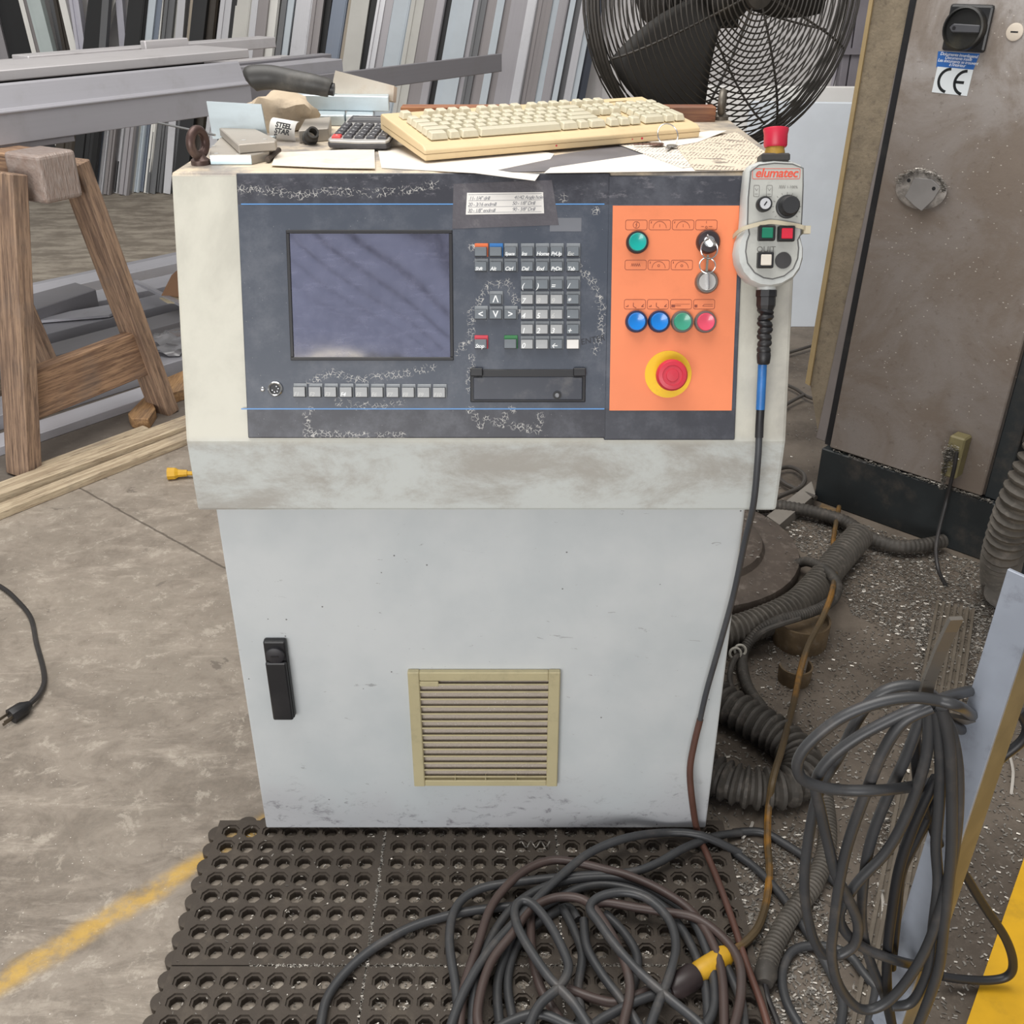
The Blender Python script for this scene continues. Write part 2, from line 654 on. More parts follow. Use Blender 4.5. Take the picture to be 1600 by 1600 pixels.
MB().box(BX0 + 0.03, BX1 - 0.03, BY + 0.09, BACK - 0.06, 0, 0.024).build('plinth', M_BLACK, ROOT)
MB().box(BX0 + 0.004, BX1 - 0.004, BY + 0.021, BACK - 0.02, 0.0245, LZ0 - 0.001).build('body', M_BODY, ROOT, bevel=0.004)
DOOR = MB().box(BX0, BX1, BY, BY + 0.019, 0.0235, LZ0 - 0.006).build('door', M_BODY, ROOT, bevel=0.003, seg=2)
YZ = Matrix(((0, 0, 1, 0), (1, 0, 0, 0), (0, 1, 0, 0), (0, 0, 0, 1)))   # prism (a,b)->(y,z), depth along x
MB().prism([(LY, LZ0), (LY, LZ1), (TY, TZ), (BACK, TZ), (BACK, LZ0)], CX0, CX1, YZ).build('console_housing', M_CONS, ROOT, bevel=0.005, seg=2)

# ---- operator panel frame: x right, y up the slope, z out of the panel
PN = frame(((CX0 + CX1) / 2, LY, LZ1), (1, 0, 0), (0, TY - LY, TZ - LZ1))
PZ = (PN.to_3x3() @ Vector((0, 0, 1))).normalized()
PINV = PN.inverted()


def pp(px, py, h=0.0):
    """picture point on the panel plane raised by h -> panel coordinates"""
    w = at_plane(px, py, PN.translation + PZ * h, PZ)
    q = PINV @ w
    return q.x, q.y


def pbox(b, px0, py0, px1, py1, z0, z1):
    """box on the panel spanned by two picture corners"""
    x0, y1 = pp(px0, py0)
    x1, y0 = pp(px1, py1)
    b.box(x0, x1, y0, y1, z0, z1, PN)
    return b


def crack_mask(t, vec, paths, r):
    acc = None
    for pts in paths:
        prev = None
        for (px, py) in pts:
            if prev is not None:
                n = max(1, int(math.hypot(px - prev[0], py - prev[1]) / 11))
                samples = [(prev[0] + (px - prev[0]) * i / n, prev[1] + (py - prev[1]) * i / n) for i in range(n)]
            else:
                samples = [(px, py)]
            prev = (px, py)
            for s in samples:
                q = pp(*s)
                d = t.vmath('DISTANCE', vec, (q[0], q[1], 0.004))
                acc = d if acc is None else t.math('MINIMUM', acc, d)
    return t.math('SUBTRACT', 1.0, t.band(acc, r * 0.55, r))


def panel_material(name, base, strip, cracks):
    t = NT(name)
    o = t.obj()
    s = t.t.nodes.new('ShaderNodeSeparateXYZ')
    t.t.links.new(o, s.inputs[0])
    n = t.noise(o, 14, 6, 0.7)
    y_lo, y_hi = pp(600, 638)[1], pp(600, 320)[1]
    instrip = t.math('MAXIMUM', t.math('LESS_THAN', s.outputs[1], y_lo), t.math('GREATER_THAN', s.outputs[1], y_hi))
    col = t.mix(instrip, hexc(base), hexc(strip))
    col = t.mix(t.math('MULTIPLY', t.band(n, 0.42, 0.7), 0.35), col, hexc('73767e'))
    rub = t.band(t.noise(t.mapping(o, (1, 2.4, 1)), 40, 6, 0.75), 0.55, 0.68)
    topstrip = t.math('GREATER_THAN', s.outputs[1], y_hi + 0.008)
    col = t.mix(t.math('MULTIPLY', t.math('MULTIPLY', rub, topstrip), 0.6), col, hexc('77757b'))
    if cracks:
        f = crack_mask(t, o, cracks, 0.0075)
        wv = t.t.nodes.new('ShaderNodeTexNoise')
        wv.inputs['Scale'].default_value = 90
        t.t.links.new(o, wv.inputs['Vector'])
        wob = t.vmath('MULTIPLY', wv.outputs['Color'], (0.006, 0.006, 0.0))
        e = t.voronoi(t.vmath('ADD', o, wob), 210, 'DISTANCE_TO_EDGE')
        ln = t.math('SUBTRACT', 1.0, t.band(e, 0.02, 0.07))
        gate = t.band(t.noise(o, 150, 3), 0.42, 0.52)
        f = t.math('MULTIPLY', t.math('MULTIPLY', f, ln), gate)
        col = t.mix(t.math('MULTIPLY', f, 0.9), col, hexc('c2c0bb'))
        sp = t.math('LESS_THAN', t.voronoi(o, 120), 0.05)
        col = t.mix(t.math('MULTIPLY', sp, 0.5), col, hexc('b4b3b0'))
    return t.done(col, 0.38)


CR = [
    [(378, 296), (430, 300), (470, 306), (520, 299), (580, 303), (640, 297), (700, 286)],
    [(738, 388), (745, 378)],
    [(712, 552), (735, 530), (737, 490), (750, 470), (765, 446), (795, 442), (806, 470), (810, 500)],
    [(486, 596), (520, 582), (560, 594), (640, 582), (690, 570)],
    [(483, 672), (480, 650), (495, 632)], [(530, 628), (560, 634), (600, 632), (640, 624)],
    [(736, 560), (734, 620)], [(760, 655), (800, 665), (840, 672), (845, 650), (830, 640)],
    [(880, 310), (885, 318)], [(905, 420), (925, 440), (940, 480), (938, 520), (930, 548), (910, 540)],
    [(890, 610), (910, 622)], [(930, 330), (946, 318)], [(480, 676), (560, 680), (640, 681)], [(735, 640), (760, 676)], [(800, 640), (770, 670)],
]
M_PANEL = panel_material('dark_blue_grey_panel', '3e4551', '2e2f37', CR)
M_PANEL2 = panel_material('dark_blue_grey_panel_plain', '3e4551', '373941', None)
pb = MB()
pbox(pb, 370, 271, 946.5, 684, -0.002, 0.004).build('operator_panel', M_PANEL, ROOT, bevel=0.0012, M=PN)
pb = MB()
pbox(pb, 949.5, 275, 1147, 687, -0.002, 0.004)
SWPAN = pb.build('switch_panel', M_PANEL2, ROOT, bevel=0.0012, M=PN)
M_BLUE_LINE = paint('blue_line', '5b93cf', 0.4, var=0.05)
for y in (319.5, 638.5):
    pbox(MB(), 378, y - 0.9, 944, y + 0.9, 0.004, 0.0044).build('blue_line', M_BLUE_LINE, ROOT, M=PN)
M_ORANGE = paint('orange_plate', 'f08a5c', 0.5, var=0.08, scale=5, dirt='b0603c', dirt_amt=0.25, dirt_scale=9)
SWPLATE = pbox(MB(), 957, 322, 1142, 641, 0.004, 0.0052).build('orange_plate', M_ORANGE, ROOT, M=PN)

# ---- monitor
fr = MB()
x0, y1 = pp(448, 360)
x1, y0 = pp(709, 563)
w = 0.0045
fr.box(x0, x1, y1 - w, y1, 0.004, 0.0062, PN).box(x0, x1, y0, y0 + w, 0.004, 0.0062, PN)
fr.box(x0, x0 + w, y0 + w, y1 - w, 0.004, 0.0062, PN).box(x1 - w, x1, y0 + w, y1 - w, 0.004, 0.0062, PN)
MON = fr.build('monitor_frame', M_BLACK, ROOT, bevel=0.0006, M=PN)


def glass_material():
    t = NT('dusty_monitor_glass')
    o = t.obj()
    d = t.noise(o, 60, 6, 0.75)
    s = t.noise(t.mapping(o, (1, 5, 1), (0, 0, -0.5)), 18, 6, 0.7)
    col = t.mix(t.band(d, 0.35, 0.7), hexc('3c3c48'), hexc('4d4d5b'))
    col = t.mix(t.math('MULTIPLY', t.band(s, 0.5, 0.72), 0.35), col, hexc('6a6a7c'))
    return t.done(col, t.math('ADD', 0.03, t.math('MULTIPLY', d, 0.06)), 0.0, Specular_IOR_Level=1.0, IOR=1.9, Coat_Weight=0.3, Coat_Roughness=0.03)


gm = MB()                                      # slightly domed tube face
NX, NY = 14, 11
for j in range(NY + 1):
    for i in range(NX + 1):
        a, b = i / NX * 2 - 1, j / NY * 2 - 1
        gm.v.append(PN @ Vector((x0 + w + (x1 - x0 - 2 * w) * i / NX, y0 + w + (y1 - y0 - 2 * w) * j / NY, 0.0045 + 0.0013 * (1 - a * a) * (1 - b * b))))
for j in range(NY):
    for i in range(NX):
        k = j * (NX + 1) + i
        gm.f.append((k, k + 1, k + NX + 2, k + NX + 1))
tag(gm.build('monitor_screen', glass_material(), ROOT, smooth=True, M=PN), 'dusty dark monitor glass', None)

# ---- keys of the operator panel
M_KEYBASE = paint('key_window_grey', '8b9094', 0.35, var=0.15, scale=60)
M_KEYCAP = paint('key_cap_grey', '6f767c', 0.5, var=0.1, scale=40)
M_KEYCAPL = paint('key_cap_worn', 'a9abac', 0.5, var=0.12, scale=40)
M_KEYWHITE = paint('key_cap_white', 'e6e4df', 0.5)
M_KEYSIDE = paint('key_dark_edge', '2c2e33', 0.5)
M_INK_W = paint('white_legend', 'eef0f0', 0.5, var=0.02)
KEYBASES = {'orange': paint('key_orange', 'e8743f', 0.4), 'blue': paint('key_blue', '2f77bd', 0.4), 'red': paint('key_red', 'd23c4c', 0.4),
            'green': paint('key_green', '2f7d45', 0.4), None: M_KEYBASE}


def panel_key(name, px, py, w_px, h_px, legend=None, base=None, cap=M_KEYCAP, big=False, faded=False, capw=0.9, capt=0.30):
    x0, y1 = pp(px, py)
    x1, y0 = pp(px + w_px, py + h_px)
    k = MB().box(x0, x1, y0, y1, 0.004, 0.0060, PN).build(name, KEYBASES[base], ROOT, bevel=0.0006)
    cx0, cx1 = x0, x0 + (x1 - x0) * capw
    cy0, cy1 = y0 - 0.0002, y1 - (y1 - y0) * capt
    MB().box(cx0, cx1, cy0, cy1, 0.006, 0.0105, PN).build('key_body', M_KEYSIDE, k)
    MB().box(cx0 + 0.0003, cx1 - 0.0005, cy0 + 0.0010, cy1, 0.0105, 0.0112, PN).build('key_cap', cap, k, bevel=0.0004)
    if legend:
        h = cy1 - cy0
        if big:
            M = PN @ T((cx0 + cx1) / 2, (cy0 + cy1) / 2 + h * 0.03, 0.0113)
            text('legend', legend, h * 0.95, M, M_INK_W, k, align='CENTER', bold=0.0002)
        else:
            sz = h * (0.56 if len(legend) > 1 else 0.78)
            if len(legend) > 4:
                sz *= 0.86
            M = PN @ T(cx0 + 0.0007, cy0 + h * (0.29 if len(legend) > 1 else 0.36), 0.0113)
            text('legend', legend, sz, M, M_INK_F if faded else M_INK_W, k, shear=0.25, bold=0.00012, spacing=0.92)
    return k


M_INK_F = paint('faded_legend', 'c3c4c2', 0.5, var=0.02)
KX = {0: 100, 1: 295, 2: 488, 3: 705, 4: 900, 5: 1090, 6: 1305}
KY = {0: 90, 1: 285, 2: 520, 3: 715, 4: 910, 5: 1105, 6: 1300}


def grid_key(c, r, legend=None, dy=0, **kw):
    sl = -1.2 * (r - 1) / 5.0 * 8.42 * 0.12
    panel_key('keypad_key', 730 + (KX[c] + sl) / 8.42, 370 + (KY[r] + dy) / 8.42, 21.2, 21.0, legend, **kw)


grid_key(0, 0, base='orange')
grid_key(1, 0, base='blue')
for c, s in ((2, 'Space'), (3, 'Ins'), (4, 'Home'), (5, 'PgUp')):
    grid_key(c, 0, s)
grid_key(6, 0, 'Esc', faded=True)
for c, s in enumerate(('Shift', 'Alt', 'Ctrl', 'Del', 'End', 'PgDn', 'Tab')):
    grid_key(c, 1, s)
for c, s in ((3, '('), (4, ')'), (5, '='), (6, '/')):
    grid_key(c, 2, s)
for r, row in ((3, '789*'), (4, '456-'), (5, '123+')):
    for i, s in enumerate(row):
        grid_key(3 + i, r, s, cap=M_KEYCAPL if i < 3 else M_KEYCAP, faded=s in '896')
grid_key(3, 6, '0', cap=M_KEYCAPL)
grid_key(4, 6, '.', cap=M_KEYCAPL)
grid_key(5, 6, '\u2190')
grid_key(6, 6, cap=M_KEYWHITE)
grid_key(1, 3, '\u039b', big=True)
for c, s in ((0, '<'), (1, 'V'), (2, '>')):
    grid_key(c, 4, s, big=True)
grid_key(0, 6, 'Stop', base='red', dy=-5)
grid_key(2, 6, base='green', dy=-5)
for i in range(10):
    panel_key('function_key', 400 + (300 + 120.6 * i) / 5, 580 + (94 + i * 0.6) / 5, 21.8, 21.0, 'F%d' % (i + 1), cap=M_KEYCAPL, faded=(i != 3), capt=0.26)

# worn marker word beside the white key
text('marker_word', 'ENTER', 0.0112, PN @ T(*pp(907, 535), 0.0042) @ Matrix.Rotation(0.19, 4, 'Z'), paint('marker_ink', '2b2c33', 0.6), ROOT, shear=0.1)

# ---- diskette flap with its knob
x0, y1 = pp(735, 577)
x1, y0 = pp(914, 628)
fd = MB().box(x0, x1, y0, y1, 0.004, 0.0065, PN).build('diskette_flap', M_BLACK, ROOT, bevel=0.001)
MB().box(x0 + 0.004, x1 - 0.004, y0 + 0.003, y1 - 0.010, 0.0065, 0.0095, PN).build('flap_face', paint('flap_grey', '363a44', 0.35, var=0.2, dirt='6c6a68', dirt_amt=0.4, dirt_scale=30), fd, bevel=0.0015, seg=2)
MB().box(x0, x0 + 0.017, y1 - 0.009, y1 + 0.002, 0.0065, 0.0115, PN).build('hinge', M_BLACK, fd, bevel=0.001)
MB().box(x1 - 0.017, x1, y1 - 0.009, y1 + 0.002, 0.0065, 0.0115, PN).build('hinge', M_BLACK, fd, bevel=0.001)
kx, ky = pp(870, 617)
MB().lathe([(0.0058, 0.0095), (0.0058, 0.012), (0.0042, 0.012), (0.0042, 0.011)], 20, PN @ T(kx, ky, 0)).build('knob_ring', M_BLACK, fd, smooth=True)
MB().lathe([(0.0034, 0.0095), (0.0034, 0.014), (0.0022, 0.0155)], 16, PN @ T(kx, ky, 0)).build('knob', paint('worn_knob', '7d7f82', 0.4), fd, smooth=True)

# ---- round socket at the left with a screw
sx_, sy_ = pp(431.5, 607.5)
M_CHROME = paint('chrome', 'c9cacb', 0.22, 0.95, var=0.06)
sk = MB().lathe([(0.0102, 0.004), (0.0102, 0.0065), (0.0088, 0.0078), (0.0074, 0.0070), (0.0074, 0.0045)], 26, PN @ T(sx_, sy_, 0), cap=False).build('round_socket', M_CHROME, ROOT, smooth=True)
MB().lathe([(0.0074, 0.0041), (0.0074, 0.0049)], 22, PN @ T(sx_, sy_, 0)).build('socket_insert', M_BLACK, sk)
for i in range(5):
    a = math.radians(200 + 70 * i / 1.0 * 0.8)
    MB().lathe([(0.0007, 0.0049), (0.0007, 0.0064)], 8, PN @ T(sx_ + 0.0042 * math.cos(a), sy_ + 0.0042 * math.sin(a), 0)).build('pin', M_CHROME, sk)
MB().lathe([(0.0032, 0.004), (0.0032, 0.0052), (0.002, 0.0060)], 14, PN @ T(*pp(411.5, 608), 0)).build('panel_screw', M_CHROME, ROOT, smooth=True)

# ---- taped tool note
M_TAPE = paint('grey_tape', '57545a', 0.45, var=0.2, scale=20, dirt='8a8788', dirt_amt=0.35, dirt_scale=50, bump=0.3, bscale=120)
tp = MB()
q = [pp(709, 288), pp(862, 282), pp(873, 352), pp(707, 358)]
tp.prism([q[3], q[2], q[1], q[0]], 0.0041, 0.0046, PN)
note = tp.build('taped_note', M_TAPE, ROOT)
tag(note, 'white handwritten note under grey tape', None)
M_PAPER_W = paint('white_paper', 'ece9e4', 0.7, var=0.04)
q = [pp(730, 302), pp(848.5, 301), pp(850, 334), pp(728, 336)]
MB().prism([q[3], q[2], q[1], q[0]], 0.0046, 0.0049, PN).build('note_paper', M_PAPER_W, note)
M_INK = paint('pencil_ink', '6d6f78', 0.7, var=0.05)
for (px, py, s) in ((733, 311, '11- 1/4" drill'), (803, 309.5, '41/42 Angle hole'), (731, 320.5, '20 - 3/16 endmill'), (800, 318.6, '50 - 1/8" Drill'),
                    (730.5, 330, '30 - 1/8" endmill'), (800, 328, '90 - 3/8" Drill')):
    text('handwriting', s, 0.0066, PN @ T(*pp(px, py), 0.0050) @ Matrix.Rotation(0.012, 4, 'Z'), M_INK, note, shear=0.28, spacing=0.86)
for py in (304.2, 313.8, 323.6, 332.4):
    xa, ya = pp(732, py + 0.6)
    xb, yb = pp(846, py - 0.9)
    MB().bar(PN @ Vector((xa, ya, 0.00495)), PN @ Vector((xb, yb, 0.00495)), 0.0004, 0.0002, PZ).build('ruled_line', M_INK, note)
# faded patch where another label sat
pbox(MB(), 859, 341, 908, 362, 0.0040, 0.00435).build('label_patch', paint('patch_grey', '71747b', 0.5), ROOT)

# ---- switches on the orange plate
M_RING_D = paint('button_ring_dark', '20232a', 0.4)
M_RING_G = paint('button_ring_grey', '6d6663', 0.4, var=0.2)


def push_button(px, py, name, ring, colour, rpx=17.0, dome=True):
    r = rpx / 1145.0
    x, y = pp(px, py)
    M = PN @ T(x, y, 0.0052)
    b = MB().lathe([(r, 0), (r, 0.006), (r * 0.93, 0.0085), (r * 0.80, 0.0085), (r * 0.80, 0.006)], 30, M).build(name, ring, ROOT, smooth=True)
    prof = [(r * 0.80, 0.006), (r * 0.80, 0.0105), (r * 0.74, 0.0120), (r * 0.55, 0.0116), (r * 0.3, 0.0108), (0.0004, 0.0106)]
    MB().lathe(prof, 30, M).build('button_cap', colour, b, smooth=True)
    return b


def cap_mat(n, c):
    return paint(n, c, 0.22, var=0.08, Coat_Weight=0.4)


push_button(994.5, 379.5, 'push_button', M_RING_D, cap_mat('cap_teal', '0aa79d'))
push_button(993, 502.5, 'push_button', paint('ring_navy', '0d2a52', 0.35), cap_mat('cap_blue', '0d7fd8'))
push_button(1028.3, 502.5, 'push_button', paint('ring_navy', '0d2a52', 0.35), cap_mat('cap_blue', '0d7fd8'))
push_button(1064, 502.8, 'push_button', M_RING_G, cap_mat('cap_green', '3f9c80'))
push_button(1100, 503, 'push_button', M_RING_G, cap_mat('cap_pink', 'e2506a'))
# emergency stop
ex, ey = pp(1043, 584.5)
ES = MB().lathe([(0.0318, 0.0), (0.0318, 0.0012)], 40, PN @ T(ex, ey, 0.0052)).build('emergency_stop', paint('yellow_disc', 'f2c522', 0.45, var=0.08, dirt='8a7a35', dirt_amt=0.35, dirt_scale=30), ROOT)
prof = [(0.0105, 0.001), (0.0105, 0.016), (0.0195, 0.0185), (0.0212, 0.023), (0.0208, 0.030), (0.0185, 0.0335), (0.0135, 0.0340), (0.0130, 0.0328), (0.0085, 0.0328), (0.0080, 0.0342), (0.0004, 0.0345)]
MB().lathe(prof, 36, PN @ T(ex + 0.001, ey, 0.0052)).build('mushroom_head', paint('estop_red', 'cf3346', 0.35, var=0.1, dirt='8c2733', dirt_amt=0.3), ES, smooth=True)
# key switch and lock
x, y = pp(1104, 379)
KS = MB().lathe([(0.0155, 0), (0.0155, 0.010), (0.0135, 0.013), (0.008, 0.0135), (0.0004, 0.0135)], 30, PN @ T(x, y, 0.0052)).build('key_switch', paint('switch_brown_black', '3a3134', 0.35, var=0.2), ROOT, smooth=True)
MB().lathe([(0.0072, 0.0135), (0.0072, 0.0150), (0.0004, 0.0150)], 24, PN @ T(x, y, 0.0052)).build('lock_face', M_CHROME, KS, smooth=True)
LX, LYY = pp(1102, 441)
LK = MB().lathe([(0.0155, 0), (0.0155, 0.007), (0.0140, 0.009), (0.0122, 0.009), (0.0122, 0.007)], 30, PN @ T(LX, LYY, 0.0052)).build('key_lock', paint('lock_ring', '8f8780', 0.3, 0.7), ROOT, smooth=True)
MB().lathe([(0.0112, 0.007), (0.0112, 0.0105), (0.0004, 0.0105)], 26, PN @ T(LX, LYY, 0.0052)).build('lock_face', paint('lock_silver', 'cfcdc8', 0.3, 0.5), LK)
KEYTOP = PN @ T(x, y, 0.0202)
LOCKTOP = PN @ T(LX, LYY, 0.0157)
# outlined pictograms
M_INK_B = paint('pictogram_ink', '8a4330', 0.5, var=0.05)


def outline(b, x0, x1, y0, y1, lw=0.0006, r=0.0025, z=0.0053, zt=0.00545):
    pts = []
    for cx, cy, a in ((x1 - r, y1 - r, 0), (x0 + r, y1 - r, 90), (x0 + r, y0 + r, 180), (x1 - r, y0 + r, 270)):
        for k in range(5):
            t = math.radians(a + 22.5 * k)
            pts.append((cx + r * math.cos(t), cy + r * math.sin(t)))
    stroke(b, pts + [pts[0]], lw, z, zt)


def stroke(b, pts, lw, z, zt):
    for p, q in zip(pts[:-1], pts[1:]):
        if (Vector(q) - Vector(p)).length > 1e-6:
            b.bar(PN @ Vector((p[0], p[1], (z + zt) / 2)), PN @ Vector((q[0], q[1], (z + zt) / 2)), lw, zt - z, PZ)


def picto(px, py, kind):
    cx, cy = pp(px, py)
    b = MB()
    outline(b, cx - 0.0143, cx + 0.0143, cy - 0.0063, cy + 0.0063)
    Z = (0.0053, 0.00545)
    arc = lambda r, a0, a1, oy=0.0: [(cx + r * math.cos(math.radians(a)), cy + oy + r * math.sin(math.radians(a))) for a in range(a0, a1 + 1, 15)]
    lw = 0.0006
    if kind == 'flash':
        stroke(b, arc(0.0043, 0, 360), lw, *Z)
        stroke(b, [(cx + .0012, cy + .0035), (cx - .0008, cy), (cx + .0010, cy), (cx - .0008, cy - .0035)], 0.0008, *Z)
    elif kind.startswith('arc'):
        stroke(b, arc(0.0088, 0, 180, -0.0042), lw, *Z)
        if kind[3] == '1':
            stroke(b, [(cx, cy - .003), (cx, cy + .001)], lw, *Z)
        else:
            stroke(b, arc(0.0014, 0, 360, -0.001), lw, *Z)
        stroke(b, [(cx - .0118, cy + .002), (cx - .0112, cy + .0045), (cx - .0112, cy + .002)], lw, *Z)
    elif kind == 'coil':
        stroke(b, [(cx - .006 + .0012 * i, cy + (.002 if i % 2 else -.002)) for i in range(11)], lw, *Z)
    elif kind == 'dash':
        stroke(b, [(cx - .007, cy - .002), (cx - .003, cy - .002)], lw, *Z)
        stroke(b, [(cx + .003, cy - .002), (cx + .008, cy - .002)], lw, *Z)
        stroke(b, arc(0.0013, 0, 360, -0.003), lw, *Z)
        stroke(b, [(cx, cy + .002), (cx, cy + .005)], lw, *Z)
    elif kind == 'clamp':
        stroke(b, [(cx - .012, cy - .003), (cx - .009, cy - .003), (cx - .009, cy - .001)], 0.001, *Z)
        stroke(b, [(cx + .012, cy - .003), (cx + .009, cy - .003), (cx + .012, cy)], 0.001, *Z)
        stroke(b, [(cx - .002, cy + .002), (cx - .002, cy - .003), (cx + .002, cy - .005)], 0.0009, *Z)
    elif kind == 'feed':
        b.box(cx - .013, cx - .008, cy - .0042, cy - .0005, Z[0], Z[1], PN)
        stroke(b, [(cx - .008, cy - .002), (cx + .000, cy - .002)], lw, *Z)
        stroke(b, [(cx - .008, cy + .0002), (cx + .012, cy + .0002)], 0.0004, *Z)
    elif kind == 'feed2':
        b.box(cx - .013, cx - .009, cy - .0042, cy - .0005, Z[0], Z[1], PN)
        stroke(b, [(cx + .012, cy - .0002), (cx, cy - .0002), (cx - .002, cy - .0025), (cx + .012, cy - .0025)], lw, *Z)
    b.build('pictogram', M_INK_B, ROOT)


for px, k in ((993.5, 'flash'), (1030, 'arc1'), (1066.3, 'arc1'), (1102.5, 'dash')):
    picto(px, 352, k)
for px, k in ((992.5, 'coil'), (1028.3, 'arc2'), (1064.3, 'arc2')):
    picto(px, 414.3, k)
for px, k in ((991.2, 'clamp'), (1027, 'clamp'), (1063, 'feed'), (1099, 'feed2')):
    picto(px, 475.5, k)

# ---- door handle
hx = at_y(414, 1000, BY).x


def dxz(px, py):
    p = at_y(px, py, BY - 0.004)
    return p.x, p.z


hp = [dxz(414, 998), dxz(447, 998), dxz(462, 1118), dxz(427, 1119)]
XZ = Matrix(((1, 0, 0, 0), (0, 0, -1, 0), (0, 1, 0, 0), (0, 0, 0, 1)))   # prism (a,b)->(x,z), depth towards the viewer (-y)
hcx = sum(p[0] for p in hp) / 4
h0, h1 = hp[2][1], hp[0][1]
HAND = MB().prism([(hcx - .0175, h0), (hcx + .0175, h0), (hcx + .0175, h1), (hcx - .0175, h1)], -BY, -BY + 0.012, XZ).build('door_handle', M_BLACK, DOOR, bevel=0.003, seg=2)
MB().prism([(hcx - .0165, h0 + .002), (hcx + .0165, h0 + .002), (hcx + .0165, h1 - .036), (hcx - .0165, h1 - .036)], -BY + 0.012, -BY + 0.019, XZ).build('handle_lever', M_BLACK, HAND, bevel=0.003, seg=2)
MB().lathe([(0.0145, 0.012), (0.0145, 0.017), (0.012, 0.0185), (0.0004, 0.0185)], 24, T(hcx, BY, h1 - .024) @ XZ).build('handle_lock', paint('lock_black', '2b2a2e', 0.5), HAND, smooth=True)
MB().box(hcx - 0.006, hcx + 0.006, BY - 0.0195, BY - 0.0183, h1 - .0255, h1 - .0225).build('lock_slot', M_BLACK, HAND)

# ---- ventilation grille
M_VENT = paint('vent_khaki', 'b8ae8a', 0.5, var=0.08, dirt='7d7562', dirt_amt=0.35, dirt_scale=20)
g = [dxz(640, 1047), dxz(877, 1047), dxz(869, 1225), dxz(645, 1225)]
gx0, gx1 = (g[0][0] + g[3][0]) / 2, (g[1][0] + g[2][0]) / 2
gz0, gz1 = g[2][1], g[0][1]
VENT = thing_part = MB()
fwid = 0.0185
VENT.box(gx0, gx0 + fwid, BY - 0.011, BY - 0.0002, gz0, gz1).box(gx1 - fwid, gx1, BY - 0.011, BY - 0.0002, gz0, gz1)
VENT.box(gx0 + fwid, gx1 - fwid, BY - 0.0105, BY - 0.0002, gz1 - 0.0175, gz1 - 0.0005).box(gx0 + fwid, gx1 - fwid, BY - 0.0105, BY - 0.0002, gz0 + 0.0005, gz0 + 0.0135)
VENT = VENT.build('vent_frame', M_VENT, DOOR, bevel=0.0015)
felt = NT('dusty_filter_felt')
fn = felt.noise(felt.obj(), 300, 4, 0.7)
felt.bump(fn, 0.6, 0.002)
felt_m = felt.done(felt.mix(felt.math('LESS_THAN', felt.voronoi(felt.obj(), 150), 0.09), felt.mix(fn, hexc('a0968b'), hexc('c4b9ae')), hexc('e2dfda')), 0.95)
MB().box(gx0 + fwid, gx1 - fwid, BY - 0.0025, BY - 0.0004, gz0 + 0.0135, gz1 - 0.0175).build('filter_mat', felt_m, VENT)
ns = 14
za, zb = gz0 + 0.0135, gz1 - 0.0175
for i in range(ns):
    zc = za + (zb - za) * (i + 0.55) / ns
    if i == 0:
        for k in (1, 2, 3):
            xk = gx0 + fwid + (gx1 - gx0 - 2 * fwid) * k / 4
            MB().box(xk - .0008, xk + .0008, BY - 0.010, BY - 0.0025, za, zc).build('slat_tie', M_VENT, VENT)
    s = MB()
    s.prism([(-BY + 0.0028, zc - 0.0040), (-BY + 0.0028, zc - 0.0030), (-BY + 0.0095, zc + 0.0012), (-BY + 0.0105, zc + 0.0006), (-BY + 0.0105, zc - 0.0010), (-BY + 0.0095, zc - 0.0010)],
            gx0 + fwid, gx1 - fwid, Matrix(((0, 0, 1, 0), (-1, 0, 0, 0), (0, 1, 0, 0), (0, 0, 0, 1))))
    s.build('vent_slat', M_VENT, VENT)
MB().box(gx0 + fwid + .0005, gx0 + fwid + .030, BY - 0.0108, BY - 0.003, zb - 0.0105, zb - 0.0005).build('vent_badge', M_VENT, VENT, bevel=0.0008)

# ---- lifting eyes on the top
M_EYE = paint('rusty_steel', '5f4a45', 0.45, 0.5, var=0.3, scale=30, dirt='8a8078', dirt_amt=0.5)
M_EYE2 = paint('dull_steel', '7b756c', 0.45, 0.5, var=0.25, scale=30, dirt='5c554c', dirt_amt=0.5)


def lifting_eye(px, py, yaw, mat):
    p = at_z(px, py, TZ)
    M = T(p.x, p.y, TZ) @ Matrix.Rotation(yaw, 4, 'Z')
    b = MB()
    b.lathe([(0.013, 0.0), (0.013, 0.006), (0.009, 0.009), (0.006, 0.014)], 18, M)
    b.torus(0.0165, 0.0062, M @ T(0, 0, 0.0285) @ Matrix.Rotation(math.pi / 2, 4, 'X'), 26, 10)
    b.build('lifting_eye', mat, ROOT, smooth=True)


lifting_eye(314, 257, math.radians(70), M_EYE)
lifting_eye(1126, 187, math.radians(75), M_EYE2)

# ================================================================== HAND PENDANT
PH = 0.040                                     # face height above the panel plane
PEND = thing('hand_pendant', PN @ Vector((*pp(1208, 350, 0.02), 0.02)), 'grey handheld machine pendant with red stop button hanging on cabinet corner', 'remote control')


def ppend(px, py, h=PH):
    return pp(px, py, h)


M_PEND = paint('pendant_grey', 'c6c9c6', 0.4, var=0.08, dirt='7d7b78', dirt_amt=0.3, dirt_scale=25)
M_PENDF = paint('pendant_face', 'b9bab4', 0.5, var=0.1, scale=20, dirt='6d6b67', dirt_amt=0.45, dirt_scale=22)


